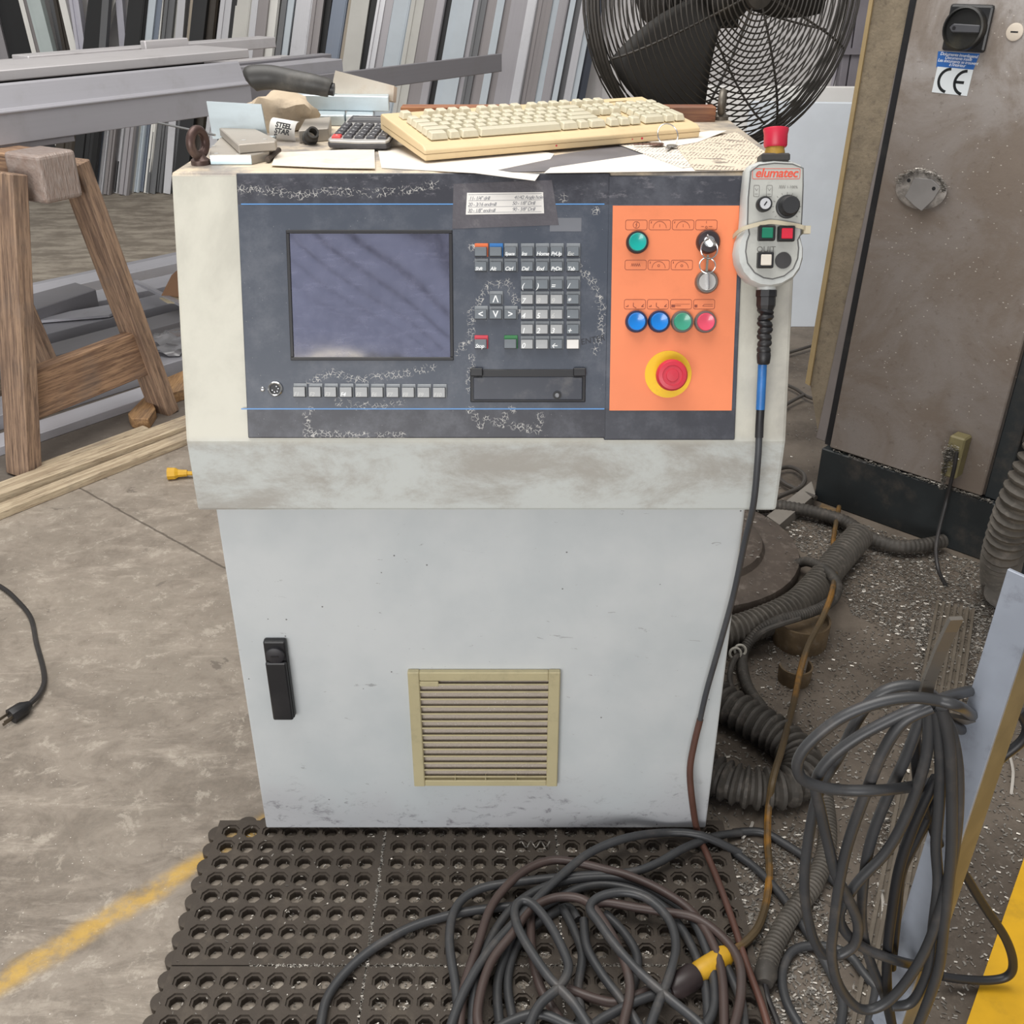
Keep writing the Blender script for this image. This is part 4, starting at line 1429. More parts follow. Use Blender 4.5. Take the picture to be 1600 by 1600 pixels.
# dark moulded grip
hs = [at_y(388, 127, 1.72), at_y(398, 122, 1.72), at_y(425, 121, 1.72), at_y(455, 126, 1.71), at_y(485, 131, 1.70), at_y(508, 136, 1.70), at_y(516, 139, 1.70)]
hpth = smooth_path(hs, 5)
nn = len(hpth)
rr = []
for i in range(nn):
    t_ = i / (nn - 1)
    rr.append(0.006 + 0.0145 * min(1, t_ * 9) ** 0.5 - 0.0075 * t_)
HG = thing('moulded_grip', hpth[nn // 2] - Vector((0, 0, 0.03)), 'dark grey moulded plastic grip lying behind the crumpled glove', 'handle')
MB().tube(hpth, rr, 14).build('grip_body', paint('grip_black', '3b3a38', 0.5, var=0.2, dirt='77736c', dirt_amt=0.5, dirt_scale=10), HG, smooth=True)
MB().tube([hpth[-1] + Vector((-.002, 0, 0)), hpth[-1] + Vector((0.006, 0, -.001))], 0.0095, 12).build('grip_end', M_BLACK, HG, smooth=True)


# crumpled work glove
def lump(name, c, s, mat, seed, label, cat, amp=0.22, res=3, freq=1.0):
    bm = bmesh.new()
    bmesh.ops.create_icosphere(bm, subdivisions=res, radius=1.0)
    from mathutils import noise as mn
    for v in bm.verts:
        d = v.co.normalized()
        k = 1 + amp * mn.noise(d * 1.6 * freq + Vector((seed, 0, 0))) + amp * 0.6 * mn.noise(d * 4.0 * freq + Vector((0, seed, 0)))
        v.co = d * k
        if v.co.z < -0.55:
            v.co.z = -0.55
    b = MB()
    b.v = [Vector((v.co.x * s[0], v.co.y * s[1], (v.co.z + 0.55) * s[2])) + Vector(c) for v in bm.verts]
    b.f = [tuple(v.index for v in f.verts) for f in bm.faces]
    bm.free()
    return tag(b.build(name, mat, None, smooth=True), label, cat)


gp = at_z(435, 206, ZT)
lump('work_glove', (gp.x, gp.y + 0.03, ZT), (0.058, 0.040, 0.036), paint('glove_cream', 'cdbba2', 0.85, var=0.15, scale=14, dirt='6f6257', dirt_amt=0.5, dirt_scale=14, bump=0.4, bscale=120), 3.3, 'crumpled cream work glove behind the aluminium off-cuts', 'glove', 0.34)
# paper roll with black letters and a rubber tip
rp = at_z(452, 222, ZT)
LR = thing('label_roll', (rp.x, rp.y, ZT), 'white curled paper label with bold black lettering in front of the glove', 'label')
LM = T(rp.x - .008, rp.y + .012, ZT + 0.004) @ Matrix.Rotation(-0.25, 4, 'Z')
b = MB()
nseg = 10
for i in range(nseg + 1):
    a = math.radians(-30 + 130 * i / nseg)
    b.v += [LM @ Vector((-0.022, -0.018 * math.cos(a) + .01, 0.020 + 0.020 * math.sin(a) - .012)), LM @ Vector((0.020, -0.018 * math.cos(a) + .01, 0.017 + 0.018 * math.sin(a) - .012))]
for i in range(nseg):
    b.f.append((2 * i, 2 * i + 1, 2 * i + 3, 2 * i + 2))
lab = b.build('curled_paper', M_PAPER_W, LR, smooth=True)
sm_ = lab.modifiers.new('thick', 'SOLIDIFY')
sm_.thickness = 0.0006
LT = LM @ T(-0.010, -0.0125, 0.016) @ Matrix.Rotation(math.radians(58), 4, 'X') @ Matrix.Rotation(-0.15, 4, 'Z')
for i, s in enumerate(('STEEL', 'STAR', 'S')):
    text('bold_letters', s, 0.0110, LT @ T(0.002 + 0.001 * i, 0.005 - 0.0092 * i, 0.003), paint('black_ink', '17171a', 0.5), LR, bold=0.0005, spacing=0.95)
tp2 = at_z(487, 226, ZT)
RT = MB()
rm = T(tp2.x, tp2.y, ZT + 0.012) @ Matrix.Rotation(math.radians(58), 4, 'X') @ Matrix.Rotation(0.4, 4, 'Y')
RT.lathe([(0.011, -0.012), (0.012, -0.006), (0.0095, -0.004), (0.0105, 0.002), (0.0105, 0.006), (0.0082, 0.008), (0.0088, 0.016), (0.006, 0.016), (0.006, 0.006)], 22, rm, cap=False)
tag(RT.build('rubber_tip', paint('rubber_dark', '34322f', 0.6, var=0.2, dirt='6d6963'), None, smooth=True), 'black ribbed rubber tip lying against the paper label', 'rubber tip')
# marker pens and threaded studs at the corner
for i, (a, b_, w_) in enumerate((((402, 248), (424, 232), 0.0042), ((418, 250), (436, 234), 0.0042))):
    p, q = at_z(*a, ZT + 0.0045), at_z(*b_, ZT + 0.0045)
    pts = [p.lerp(q, k / 24) for k in range(25)]
    rs = [w_ * (1.0 if k % 2 else 0.82) for k in range(25)]
    tag(MB().tube(pts, rs, 10).build('threaded_stud', paint('stud_dark', '4a4038', 0.5, 0.4), None, smooth=True),
        ('left' if i == 0 else 'right') + ' of two dark threaded studs beside the front corner block', 'stud')
# timber strip along the back edge of the top
wp, wq = at_y(620, 162, BACK - 0.02), at_y(1118, 178, BACK - 0.02)
WS = MB().box(-0.19, 0.348, BACK - 0.045, BACK - 0.008, ZT, ZT + 0.024)
tag(WS.build('timber_strip', wood('reddish_timber', '7d4a35', 'a87552', 'X'), None, bevel=0.001), 'reddish timber strip lying along the back edge of the cabinet top', 'wood strip')
# thin rod reaching out to the left
ra, rb = at_y(248, 192, 1.62), at_y(336, 211, 1.52)
tag(MB().tube([ra, rb], 0.0016, 8).build('thin_rod', M_CHROME, None, smooth=True), 'thin steel rod sticking out left behind the lifting eye', 'rod')

# ================================================================== RACK OF LEANING PROFILES
RACK = {
    'black': paint('prof_black', '17181a', 0.5, var=0.2), 'brown': paint('prof_brown', '3f3830', 0.5, var=0.2), 'navy': paint('prof_navy', '2f3644', 0.45),
    'slate': alu('prof_slate', '7d8694', 0.4, 0.4, 'Z'), 'grey': alu('prof_grey', 'a09da0', 0.4, 0.45, 'Z'), 'taupe': alu('prof_taupe', '8d8888', 0.42, 0.45, 'Z'),
    'dark': alu('prof_dark', '696a6c', 0.45, 0.4, 'Z'), 'silver': alu('prof_silver', 'c3c3c6', 0.35, 0.4, 'Z'), 'pale': paint('prof_pale_blue', 'c6d0d8', 0.4, var=0.06),
    'white': paint('prof_white', 'ecebe6', 0.45, var=0.05), 'cream': paint('prof_cream', 'cbcac4', 0.45, var=0.06), 'lilac': paint('prof_lilac', 'c2c1cc', 0.4, var=0.06),
    'cyan': paint('prof_cyan', 'bdc8c7', 0.4, var=0.08), 'tan': alu('prof_tan', 'a09687', 0.45, 0.3, 'Z'),
}
NAMEC = {'black': 'black', 'brown': 'dark brown', 'navy': 'navy', 'slate': 'slate blue', 'grey': 'grey', 'taupe': 'taupe grey', 'dark': 'dark grey', 'silver': 'silver',
         'pale': 'pale blue', 'white': 'white', 'cream': 'cream', 'lilac': 'lilac grey', 'cyan': 'pale green-blue', 'tan': 'tan'}
# (left px, right px at the top of the picture, colour, picture slope, cross-section)
PROFS = [(-30, 2, 'grey', -.22), (2, 41, 'black', -.22), (41, 48, 'white', -.22), (48, 57, 'taupe', -.22), (57, 79, 'cyan', -.21), (79, 88, 'dark', -.20), (88, 104, 'brown', -.18),
         (104, 114, 'white', -.20), (114, 124, 'grey', -.19), (124, 138, 'lilac', -.10),
         (140, 171, 'black', .12), (171, 181, 'dark', .10), (183, 190, 'white', .30), (190, 200, 'lilac', -.06), (206, 235, 'black', .11), (236, 247, 'pale', .11),
         (247, 255, 'slate', .11), (255, 263, 'white', .11), (263, 278, 'dark', .11), (278, 291, 'cream', .11), (291, 302, 'silver', .11), (302, 306, 'tan', .11),
         (306, 328, 'black', .12), (329, 347, 'brown', .12), (348, 368, 'silver', .12), (368, 376, 'black', .12), (376, 402, 'cream', .13), (402, 412, 'silver', .13), (412, 428, 'taupe', .13),
         (429, 444, 'white', .13), (444, 452, 'dark', .13), (452, 464, 'pale', .14), (466, 495, 'silver', .13), (495, 511, 'taupe', .14), (511, 522, 'black', .14),
         (522, 548, 'slate', .15), (548, 555, 'tan', .16), (555, 582, 'cream', .16), (582, 594, 'black', .18), (594, 606, 'silver', .18), (606, 618, 'grey', .18),
         (618, 647, 'pale', .18), (647, 666, 'cream', .18), (666, 686, 'taupe', .18), (686, 699, 'grey', .18), (699, 708, 'black', .18), (708, 740, 'pale', .18), (740, 749, 'grey', .18),
         (749, 762, 'dark', .18), (762, 778, 'taupe', .18), (778, 789, 'pale', .18), (789, 800, 'taupe', .18), (800, 825, 'grey', .18), (825, 841, 'silver', .18), (841, 863, 'taupe', .18),
         (863, 874, 'pale', .185), (874, 890, 'grey', .185), (890, 898, 'pale', .185), (898, 908, 'dark', .185), (908, 919, 'silver', .185), (919, 928, 'pale', .185), (928, 941, 'navy', .185)]
RY0, RY1 = 6.78, 7.1
counts = {}
seq = {}
for p in PROFS:
    counts[p[2]] = counts.get(p[2], 0) + 1
for i, (a, b, c, sl) in enumerate(PROFS):
    rear = i < 10 or c in ('lilac',) or sl > .25
    jig = RND.uniform(0.12, 0.16) if rear else RND.uniform(-0.05, 0.08)
    tops = [at_y(x_, 0, RY1 + jig) for x_ in (a, b)]
    tp = (tops[0] + tops[1]) / 2
    # foot: follow the slope down to the floor
    yfoot = (288 if rear else 299) + RND.uniform(-3, 5)
    ft = at_z((a + b) / 2 - sl * yfoot, yfoot, 0)
    d = (tp - ft).normalized()
    wd = (tops[1] - tops[0]).length
    top = ft + d * (2.55 + RND.uniform(-0.25, 0.25))
    if top.y > WALL_Y - 0.08:
        top.y = WALL_Y - 0.08
        d = (top - ft).normalized()
    ez = d
    ex = Vector((1, 0, 0))
    ex = (ex - ez * ex.dot(ez)).normalized()
    M = frame(ft, ex, Vector((0, 0, 0)) + ez.cross(ex), ez)
    L = (top - ft).length
    hw = wd * 0.5 * 1.02
    dp = RND.uniform(0.04, 0.075)
    kind = i % 3
    if wd < 0.045:
        poly = [(-hw, -dp / 2), (hw, -dp / 2), (hw, dp / 2), (-hw, dp / 2)]
    elif kind == 0:      # channel with a groove in the face
        poly = [(-hw, -dp / 2), (-hw * .35, -dp / 2), (-hw * .35, -dp / 2 + .012), (hw * .3, -dp / 2 + .012), (hw * .3, -dp / 2), (hw, -dp / 2), (hw, dp / 2), (-hw, dp / 2)]
    elif kind == 1:      # stepped sash section
        poly = [(-hw, -dp / 2 + .015), (-hw * .4, -dp / 2 + .015), (-hw * .4, -dp / 2), (hw, -dp / 2), (hw, dp / 2), (-hw, dp / 2)]
    else:                # tube with ribs
        poly = [(-hw, -dp / 2), (hw * .55, -dp / 2), (hw * .62, -dp / 2 - .006), (hw * .72, -dp / 2 - .006), (hw * .78, -dp / 2), (hw, -dp / 2 + .008), (hw, dp / 2), (-hw, dp / 2)]
    o = MB().prism(poly, 0, L, M).build('leaning_profile', RACK[c], None, M=M)
    seq[c] = seq.get(c, 0) + 1
    if counts[c] == 1:
        lab = 'the only %s long profile leaning in the back rack' % NAMEC[c]
    else:
        lab = '%s %s long profile from the left in the back rack' % (ORD[seq[c] - 1], NAMEC[c])
    tag(o, lab, 'metal profile', 'profiles leaning in the back rack')

# shorter lengths standing in front of the rack, seen below the bars
SHORT = [(82, 112, 'brown'), (112, 145, 'black'), (145, 155, 'slate'), (155, 164, 'silver'), (164, 175, 'taupe'), (175, 188, 'silver'), (188, 203, 'grey'), (203, 210, 'cream'), (210, 219, 'pale'),
         (219, 227, 'slate'), (227, 235, 'white'), (235, 242, 'grey'), (243, 257, 'dark'), (257, 268, 'tan'), (268, 292, 'dark')]
sc_, sq_ = {}, {}
for p in SHORT:
    sc_[p[2]] = sc_.get(p[2], 0) + 1
for i, (a, b, c) in enumerate(SHORT):
    yf = 308 - 0.05 * (a - 82) + RND.uniform(-2.5, 2.5)
    A, B = at_z(a, yf, 0), at_z(b, yf, 0)
    ft = (A + B) / 2
    tp = at_y((a + b) / 2 + 0.11 * yf, 0, ft.y + 0.16)
    d = (tp - ft).normalized()
    ex = Vector((1, 0, 0))
    ex = (ex - d * ex.dot(d)).normalized()
    M = Matrix((ex, d.cross(ex), d)).transposed().to_4x4()
    M.translation = ft
    hw, dp = (B - A).length / 2, 0.06
    poly = [(-hw, -dp / 2), (-hw * .2, -dp / 2), (-hw * .1, -dp / 2 + .008), (hw * .25, -dp / 2 + .008), (hw * .35, -dp / 2 - .004), (hw * .6, -dp / 2 - .004), (hw, -dp / 2 + .01), (hw, dp / 2), (-hw, dp / 2)]
    o = MB().prism(poly, 0, 0.76, M).build('short_profile', RACK[c], None, M=M)
    sq_[c] = sq_.get(c, 0) + 1
    tag(o, ('short %s profile standing on the floor below the bars' % NAMEC[c]) if sc_[c] == 1 else ('%s short %s profile from the left below the bars' % (ORD[sq_[c] - 1], NAMEC[c])), 'metal profile', 'short profiles in front of the rack')

# ================================================================== TRESTLE
WT = wood('trestle_wood_z', '745f51', 'a88c74', 'Z')
WTX = wood('trestle_wood_x', '745a49', 'ab8a6d', 'X')
WGY = wood('trestle_wood_grey', '5c5556', '80736c', 'Z')
SAW = thing('sawhorse', (-1.35, 2.95, 0), 'worn brown timber sawhorse carrying the aluminium bars', 'sawhorse')


def leg(p, q, w, h, up, name='leg', mat=WT, parent=SAW):
    d = (Vector(q) - Vector(p)).normalized()
    u = Vector(up)
    s = d.cross(u).normalized()
    u = s.cross(d).normalized()
    M = Matrix((u, s, d)).transposed().to_4x4()
    M.translation = Vector(p)
    L = (Vector(q) - Vector(p)).length
    return MB().box(-h / 2, h / 2, -w / 2, w / 2, 0, L, M).build(name, mat, parent, bevel=0.003, M=M)


FA = at_z(38, 742, 0)              # near foot
FB = at_z(257, 642, 0)             # far foot
apex = (FA + FB) / 2
SH = 0.845
ea = (FB - FA).normalized()        # across the trestle
eb = Vector((-ea.y, ea.x, 0))      # along its beam (left, away)
TA = at_y(50, 275, FA.y + 0.10)
TB = at_y(222, 275, FB.y - 0.05)
ta = Vector((FA.x, FA.y, 0)) + (apex - FA) * 0.62 + Vector((0, 0, SH))
tb_ = Vector((FB.x, FB.y, 0)) + (apex - FB) * 0.62 + Vector((0, 0, SH))
leg(FA, ta, 0.10, 0.05, ea)
leg(FB, tb_, 0.05, 0.095, eb)
leg(FA + eb * 0.56, ta + eb * 0.56, 0.10, 0.05, ea)
leg(FB + eb * 0.56, tb_ + eb * 0.56, 0.05, 0.095, eb)
# stretcher across the legs and the beam
fr_ = 0.27
sa, sb = FA.lerp(ta, fr_), FB.lerp(tb_, fr_)
MBs = frame(sa + ea * 0.015, ea, Vector((0, 0, 1)))
MB().box(0, (sb - sa).length - 0.005, -0.075, 0.075, -0.02, 0.02, MBs).build('stretcher', WTX, SAW, bevel=0.003, M=MBs)
bm0 = apex + Vector((0, 0, SH - 0.02)) - eb * 0.07
MBm = frame(bm0, eb, Vector((0, 0, 1)))
MB().box(0, 0.72, -0.055, 0.058, -0.055, 0.055, MBm).build('beam', WTX, SAW, bevel=0.004, M=MBm)
wrapm = NT('stretch_film')
wn = wrapm.noise(wrapm.mapping(wrapm.obj(), (1, 1, 6), (0.5, 0, 0)), 30, 4)
wrapm.bump(wn, 0.8, 0.006)
M_FILM = wrapm.done(wrapm.mix(wn, hexc('937463'), hexc('cbc2bc')), 0.28, 0.0, Transmission_Weight=0.25)
MBw = frame(bm0 - eb * 0.004, eb, Vector((0, 0, 1)))
fw = MB().box(-0.004, 0.14, -0.066, 0.064, -0.064, 0.064, MBw).build('stretch_film', M_FILM, SAW, bevel=0.012, seg=3, M=MBw)

# ================================================================== BARS ON THE TRESTLE
M_BAR = alu('bar_mill', 'b0afb5', 0.40, 0.35, 'X', 0.08)
M_BARL = alu('bar_light', 'c9c6c7', 0.42, 0.3, 'X', 0.08)
M_BARD = alu('bar_dull', '97959a', 0.45, 0.4, 'X', 0.1)
ZB = SH + 0.038


def stock(name, pa, pb, z, sect, mat, label, extend=1.4, cat='metal bar', half=None):
    """long bar: lower front edge from picture point pa to pb (its right end) at height z; sect in (depth, height)"""
    a, b = at_z(*pa, z), at_z(*pb, z)
    d = (b - a).normalized()
    a = a - d * extend
    up = Vector((0, 0, 1))
    back = Vector((-d.y, d.x, 0))      # away from the viewer
    M = frame(a, d, back, up)
    L = (b - a).length
    MM = M @ Matrix(((0, 0, 1, 0), (1, 0, 0, 0), (0, 1, 0, 0), (0, 0, 0, 1)))
    return tag(MB().prism(sect, 0, L, MM).build(name, mat, None, bevel=0.002, M=M), label, cat, 'aluminium bars on the sawhorse')


def rect(w, h, z=0.0, o=0.0):
    return [(o, z), (o + w, z), (o + w, z + h), (o, z + h)]


stock('aluminium_bar', (0, 238), (118, 221), ZB - 0.012, rect(0.05, 0.018), M_BARD, 'short flat bar lying under the big angled bar on the sawhorse end')
sect = [(0, 0), (0.06, 0), (0.06, 0.150), (0.052, 0.157), (0.045, 0.150), (0.02, 0.092), (-0.004, 0.09), (-0.006, 0.083), (0, 0.081)]
stock('aluminium_bar', (0, 228), (396, 172), ZB + 0.006, sect, M_BAR, 'front and largest angled aluminium bar on the sawhorse')
a0 = at_z(0, 228, ZB)
b0_ = at_z(396, 172, ZB)
dB = (b0_ - a0).normalized()
nB = Vector((-dB.y, dB.x, 0))


def stock2(label, off, z, w, h, end, mat, start=-1.4, sect=None, name='aluminium_bar'):
    """bar parallel to the front one: off behind it, reaching picture column end along it"""
    a = a0 + nB * off
    # length so that the right end lands on picture column `end`
    best, bl = 1e9, 1.0
    for k in range(0, 400):
        L = k * 0.01
        p = a + dB * L
        d = p - EYE
        d.z = z - CAM_H
        f = d.y * math.cos(PITCH) - d.z * math.sin(PITCH)
        px = 800 + FPX * d.x / f
        if abs(px - end) < best:
            best, bl = abs(px - end), L
    A = Vector((a.x, a.y, 0)) + dB * start
    M = frame(Vector((A.x, A.y, z)), dB, nB, Vector((0, 0, 1)))
    MM = M @ Matrix(((0, 0, 1, 0), (1, 0, 0, 0), (0, 1, 0, 0), (0, 0, 0, 1)))
    return tag(MB().prism(sect or rect(w, h), 0, bl - start, MM).build(name, mat, None, bevel=0.003, M=M), label, 'metal bar', 'aluminium bars on the sawhorse')


stock2('broad light flat bar lying second from the front on the sawhorse', 0.095, ZB + 0.158, 0.29, 0.030, 392, M_BARL)
stock2('support bar coloured dark as gap shade under the broad light bar', 0.16, ZB + 0.0, 0.12, 0.157, 330, paint('gap_shade_bar', '2b2b2e', 0.6))  # near-black colour puts the shade of the gap into this bar
stock2('rearmost pale strip bar on the sawhorse, behind the broad light bar', 0.39, ZB + 0.125, 0.24, 0.045, 214, M_BARL)
stock2('wide pale bar poking out right behind the broad light bar', 0.44, ZB + 0.150, 0.10, 0.040, 431, M_BARL, start=0.4)
stock2('thin silver bar reaching just past the wide pale bar', 0.32, ZB + 0.105, 0.07, 0.022, 461, M_BARL, start=0.4)
stock2('slim rounded silver tube between the thin bar and the broad bar', 0.25, ZB + 0.118, 0.05, 0.018, 441, M_BARL, start=0.4)
stock2('grey profile with brown end below the thin silver bar', 0.22, ZB + 0.075, 0.05, 0.026, 440, M_BARD, start=0.4)
stock2('rounded grey tube ending behind the moulded grip', 0.11, ZB + 0.070, 0.11, 0.052, 538, M_BAR, start=0.4)
stock2('grey ridged bar lying behind the rounded tube', 0.24, ZB + 0.085, 0.06, 0.045, 520, M_BARD, start=0.4)
stock2('long flat bar reaching furthest right in front of the rack', 0.09, ZB + 0.000, 0.012, 0.078, 784, M_BARD, start=0.3)
stock2('small upright tab offcut standing on the rear bars', 0.40, ZB + 0.171, 0.03, 0.042, 228, M_BARL, start=1.02)

# ================================================================== TIMBER AND SCRAP ON THE FLOOR
WP = wood('pale_timber', 'a18f77', 'c6b69b', 'X')


def board(name, pa, pb, z, w, h, mat, label, ext0=0.6, ext1=0.25, cat='board', group=None, drop=0.0):
    """long board: its upper near edge runs from picture point pa to pb at height z+h"""
    a, b = at_z(*pa, z + h), at_z(*pb, z + h)
    d = (b - a)
    d.z = 0
    d.normalize()
    a = a - d * ext0
    b = b + d * ext1
    bk = Vector((-d.y, d.x, 0))
    M = frame(Vector((a.x, a.y, z)), d, bk, Vector((0, 0, 1)))
    return tag(MB().box(0, (b - a).length, 0, w, 0, h, M).build(name, mat, None, bevel=0.002, M=M), label, cat, group)


board('timber_board', (0, 800), (296, 683), 0, 0.052, 0.024, WP, 'pale timber board nearest the cabinet on the floor, front one of two')
board('timber_board', (0, 772), (296, 663), 0, 0.075, 0.038, WP, 'pale timber board on the floor, rear one of two')
board('timber_offcut', (100, 716), (232, 668), 0, 0.030, 0.030, WP, 'short pale timber offcut behind the two long floor boards', 0.1, 0.0)
SCR = [alu('scrap_a', 'b2b2b9', 0.45, 0.25), alu('scrap_b', 'cbcbd2', 0.4, 0.25), alu('scrap_c', '929195', 0.5, 0.25), wood('scrap_wood', '6b5c4e', '8d7d6d', 'X')]
SC = [((-20, 705), (290, 600), 0.0, 0.10, 0.03, 1, 'nearest grey metal strip under the trestle stretcher'),
      ((-20, 655), (290, 560), 0.0, 0.16, 0.05, 0, 'broad grey metal plank behind the trestle, second from front'),
      ((-20, 615), (290, 525), 0.0, 0.12, 0.05, 3, 'weathered timber plank in the scrap pile'),
      ((-20, 585), (290, 500), 0.02, 0.14, 0.06, 2, 'dark grey metal strip in the middle of the scrap pile'),
      ((-20, 545), (290, 468), 0.02, 0.16, 0.06, 0, 'grey metal strip behind the middle of the scrap pile'),
      ((-20, 510), (290, 440), 0.0, 0.16, 0.08, 1, 'light silver strip near the back of the scrap pile'),
      ((-20, 475), (290, 408), 0.0, 0.14, 0.06, 1, 'long silver strip at the back of the scrap pile'),
      ((-20, 462), (290, 395), 0.0, 0.05, 0.03, 0, 'thin outermost silver strip behind the scrap pile')]
for pa, pb, z, w_, h_, m_, lab in SC:
    board('scrap_strip', pa, pb, z, w_, h_, SCR[m_], lab, 0.3, 0.5, 'scrap metal' if m_ != 3 else 'scrap wood', 'long scrap strips under the sawhorse')
# a heavy grey box section lying across the pile
p = [at_z(40, 500, 0.16), at_z(118, 441, 0.16), at_z(148, 452, 0.16), at_z(76, 492, 0.16)]
b = MB()
b.prism([(q.x, q.y) for q in (at_z(30, 492, 0.14), at_z(150, 452, 0.14), at_z(118, 441, 0.14), at_z(10, 470, 0.14))], 0.065, 0.14)
tag(b.build('box_section', alu('box_grey', '908f94', 0.5, 0.25), None, bevel=0.003), 'dark grey box section offcut lying across the scrap behind the trestle', 'metal offcut')
b = MB().prism([(q.x, q.y) for q in (at_z(50, 500, 0.10), at_z(170, 490, 0.10), at_z(220, 466, 0.10), at_z(110, 484, 0.10))], 0.085, 0.095)
tag(b.build('sheet_strip', SCR[1], None), 'bent thin metal sheet lying over the scrap below the box section', 'metal offcut')
# wooden wedges and cardboard near the far foot
M_BLK = wood('block_wood', '93704c', 'bb9468', 'Y')
b = MB().prism([(q.x, q.y) for q in (at_z(200, 648, 0.03), at_z(205, 656, 0.03), at_z(232, 657, 0.03), at_z(243, 640, 0.03), at_z(232, 615, 0.03))], 0.0, 0.035)
tag(b.build('wood_block', M_BLK, None, bevel=0.002), 'tan wood block under the far foot of the sawhorse', 'wood block')
b = MB().prism([(q.x, q.y) for q in (at_z(262, 618, 0.035), at_z(300, 606, 0.035), at_z(300, 575, 0.035), at_z(260, 592, 0.035))], 0.0, 0.04)
tag(b.build('wood_block', M_BLK, None, bevel=0.002), 'tan wood block half hidden by the cabinet', 'wood block')
cb = [at_z(252, 462, 0.13), at_z(296, 466, 0.12), at_y(296, 405, at_z(296, 466, 0.12).y + .05), at_y(268, 430, at_z(262, 462, .13).y + .04)]
b = MB()
b.v = cb + [q + Vector((0.005, 0.008, 0)) for q in cb]
b.f = [(0, 1, 2, 3), (7, 6, 5, 4), (0, 4, 5, 1), (1, 5, 6, 2), (2, 6, 7, 3), (3, 7, 4, 0)]
tag(b.build('cardboard_piece', paint('cardboard', 'a57f62', 0.85, var=0.08)), 'brown cardboard piece standing in the scrap beside the cabinet', 'cardboard')
rA, rB = at_z(212, 440, 0.13), at_z(300, 484, 0.12)
tag(MB().bar(rA, rB, 0.02, 0.012).build('angle_strip', SCR[1], None), 'thin silver strip lying askew in front of the cardboard', 'metal offcut')
b = MB().prism([(q.x, q.y) for q in (at_z(250, 470, 0.11), at_z(262, 477, 0.11), at_z(285, 478, 0.11), at_z(295, 470, 0.11), at_z(270, 466, 0.11))], 0.118, 0.122)
tag(b.build('paper_scrap', paint('paper_cream', 'dccfb0', 0.8)), 'small cream paper scrap on the pile beside the cabinet', 'paper')
# plastic film scraps
fp = at_z(270, 540, 0.06)
lump('plastic_film', (fp.x, fp.y, 0.05), (0.10, 0.10, 0.035), (lambda t: t.done(hexc('b8b8bc'), 0.15, 0.0, Transmission_Weight=0.6))(NT('clear_film')), 9.1, 'crumpled clear plastic film on the scrap beside the cabinet', 'plastic film', 0.5, 3, 1.6)

# ================================================================== YELLOW CONNECTOR AND LOOSE PLUG
yc = at_z(262, 740, 0.018)
yd = at_z(296, 739, 0.016)
YP = thing('yellow_connector', (yc.x, yc.y, 0), 'small yellow cable connector on the floor beside cabinet lip', 'connector')
M_YEL = paint('yellow_rubber', 'd9a82a', 0.5, var=0.2, scale=20, dirt='7a6a35', dirt_amt=0.3)
dv = (yd - yc)
MB().tube([yc, yc + dv * 0.35, yc + dv * 0.5, yc + dv * 0.9], [0.019, 0.018, 0.012, 0.010], 8).build('connector_body', M_YEL, YP)
MB().tube(smooth_path([yc + dv * 0.85, yc + dv * 1.3, yc + dv * 2.2 + Vector((0, 0.05, -.005))], 6), 0.0065, 8).build('cable', M_YEL, YP, smooth=True)
PLUG = thing('loose_plug', at_z(30, 1112, 0), 'black three-pin plug on a cord lying on the floor at left', 'plug')
M_PC = paint('cord_black', '2d2b2b', 0.5, var=0.2, dirt='5d5855')
cp_ = [at_z(-160, 850, .006), at_z(-60, 886, .006), at_z(0, 916, .006), at_z(26, 937, .006), at_z(48, 965, .006), at_z(57, 1005, .006), at_z(67, 1042, .006), at_z(69, 1066, .008), at_z(60, 1086, .012), at_z(45, 1101, .016)]
MB().tube(smooth_path(cp_, 8), 0.0055, 8).build('cord', M_PC, PLUG, smooth=True)
pa_, pb_ = at_z(47, 1100, .017), at_z(17, 1120, .015)
MB().tube([pa_, pa_.lerp(pb_, .15), pa_.lerp(pb_, .35), pa_.lerp(pb_, 1.0)], [0.008, 0.011, 0.016, 0.017], 8).build('plug_body', M_BLACK, PLUG, smooth=True)
pd = (pb_ - pa_).normalized()
ps = Vector((-pd.y, pd.x, 0))
for k, z in ((-1, 0.004), (1, 0.004), (0, -0.006)):
    MB().bar(pb_ + ps * 0.008 * k + Vector((0, 0, z)), pb_ + ps * 0.008 * k + Vector((0, 0, z)) + pd * 0.02, 0.0018, 0.006).build('pin', paint('pin_steel', '6b6256', 0.4, 0.6), PLUG)

# ================================================================== FAN
M_WIRE = paint('fan_wire', '38342f', 0.5, 0.2, var=0.25, scale=30, dirt='6a6258', dirt_amt=0.4)
M_BLADE = paint('fan_blade', '26231f', 0.6, var=0.2)
FANX, FANY = 0.445, 2.27
yaw = math.radians(24)
ax = Vector((math.sin(yaw), -math.cos(yaw), 0.03)).normalized()       # where the fan faces
fc = at_y(1136, -14, FANY - 0.06)
FAN = thing('floor_fan', (FANX, FANY, 0), 'dark wire-guarded pedestal fan behind the control cabinet', 'fan')
sdir = Vector((0, 0, 1)).cross(ax).normalized()
FM = frame(fc, sdir, ax.cross(sdir) * 1.0, ax)
FR = 0.292


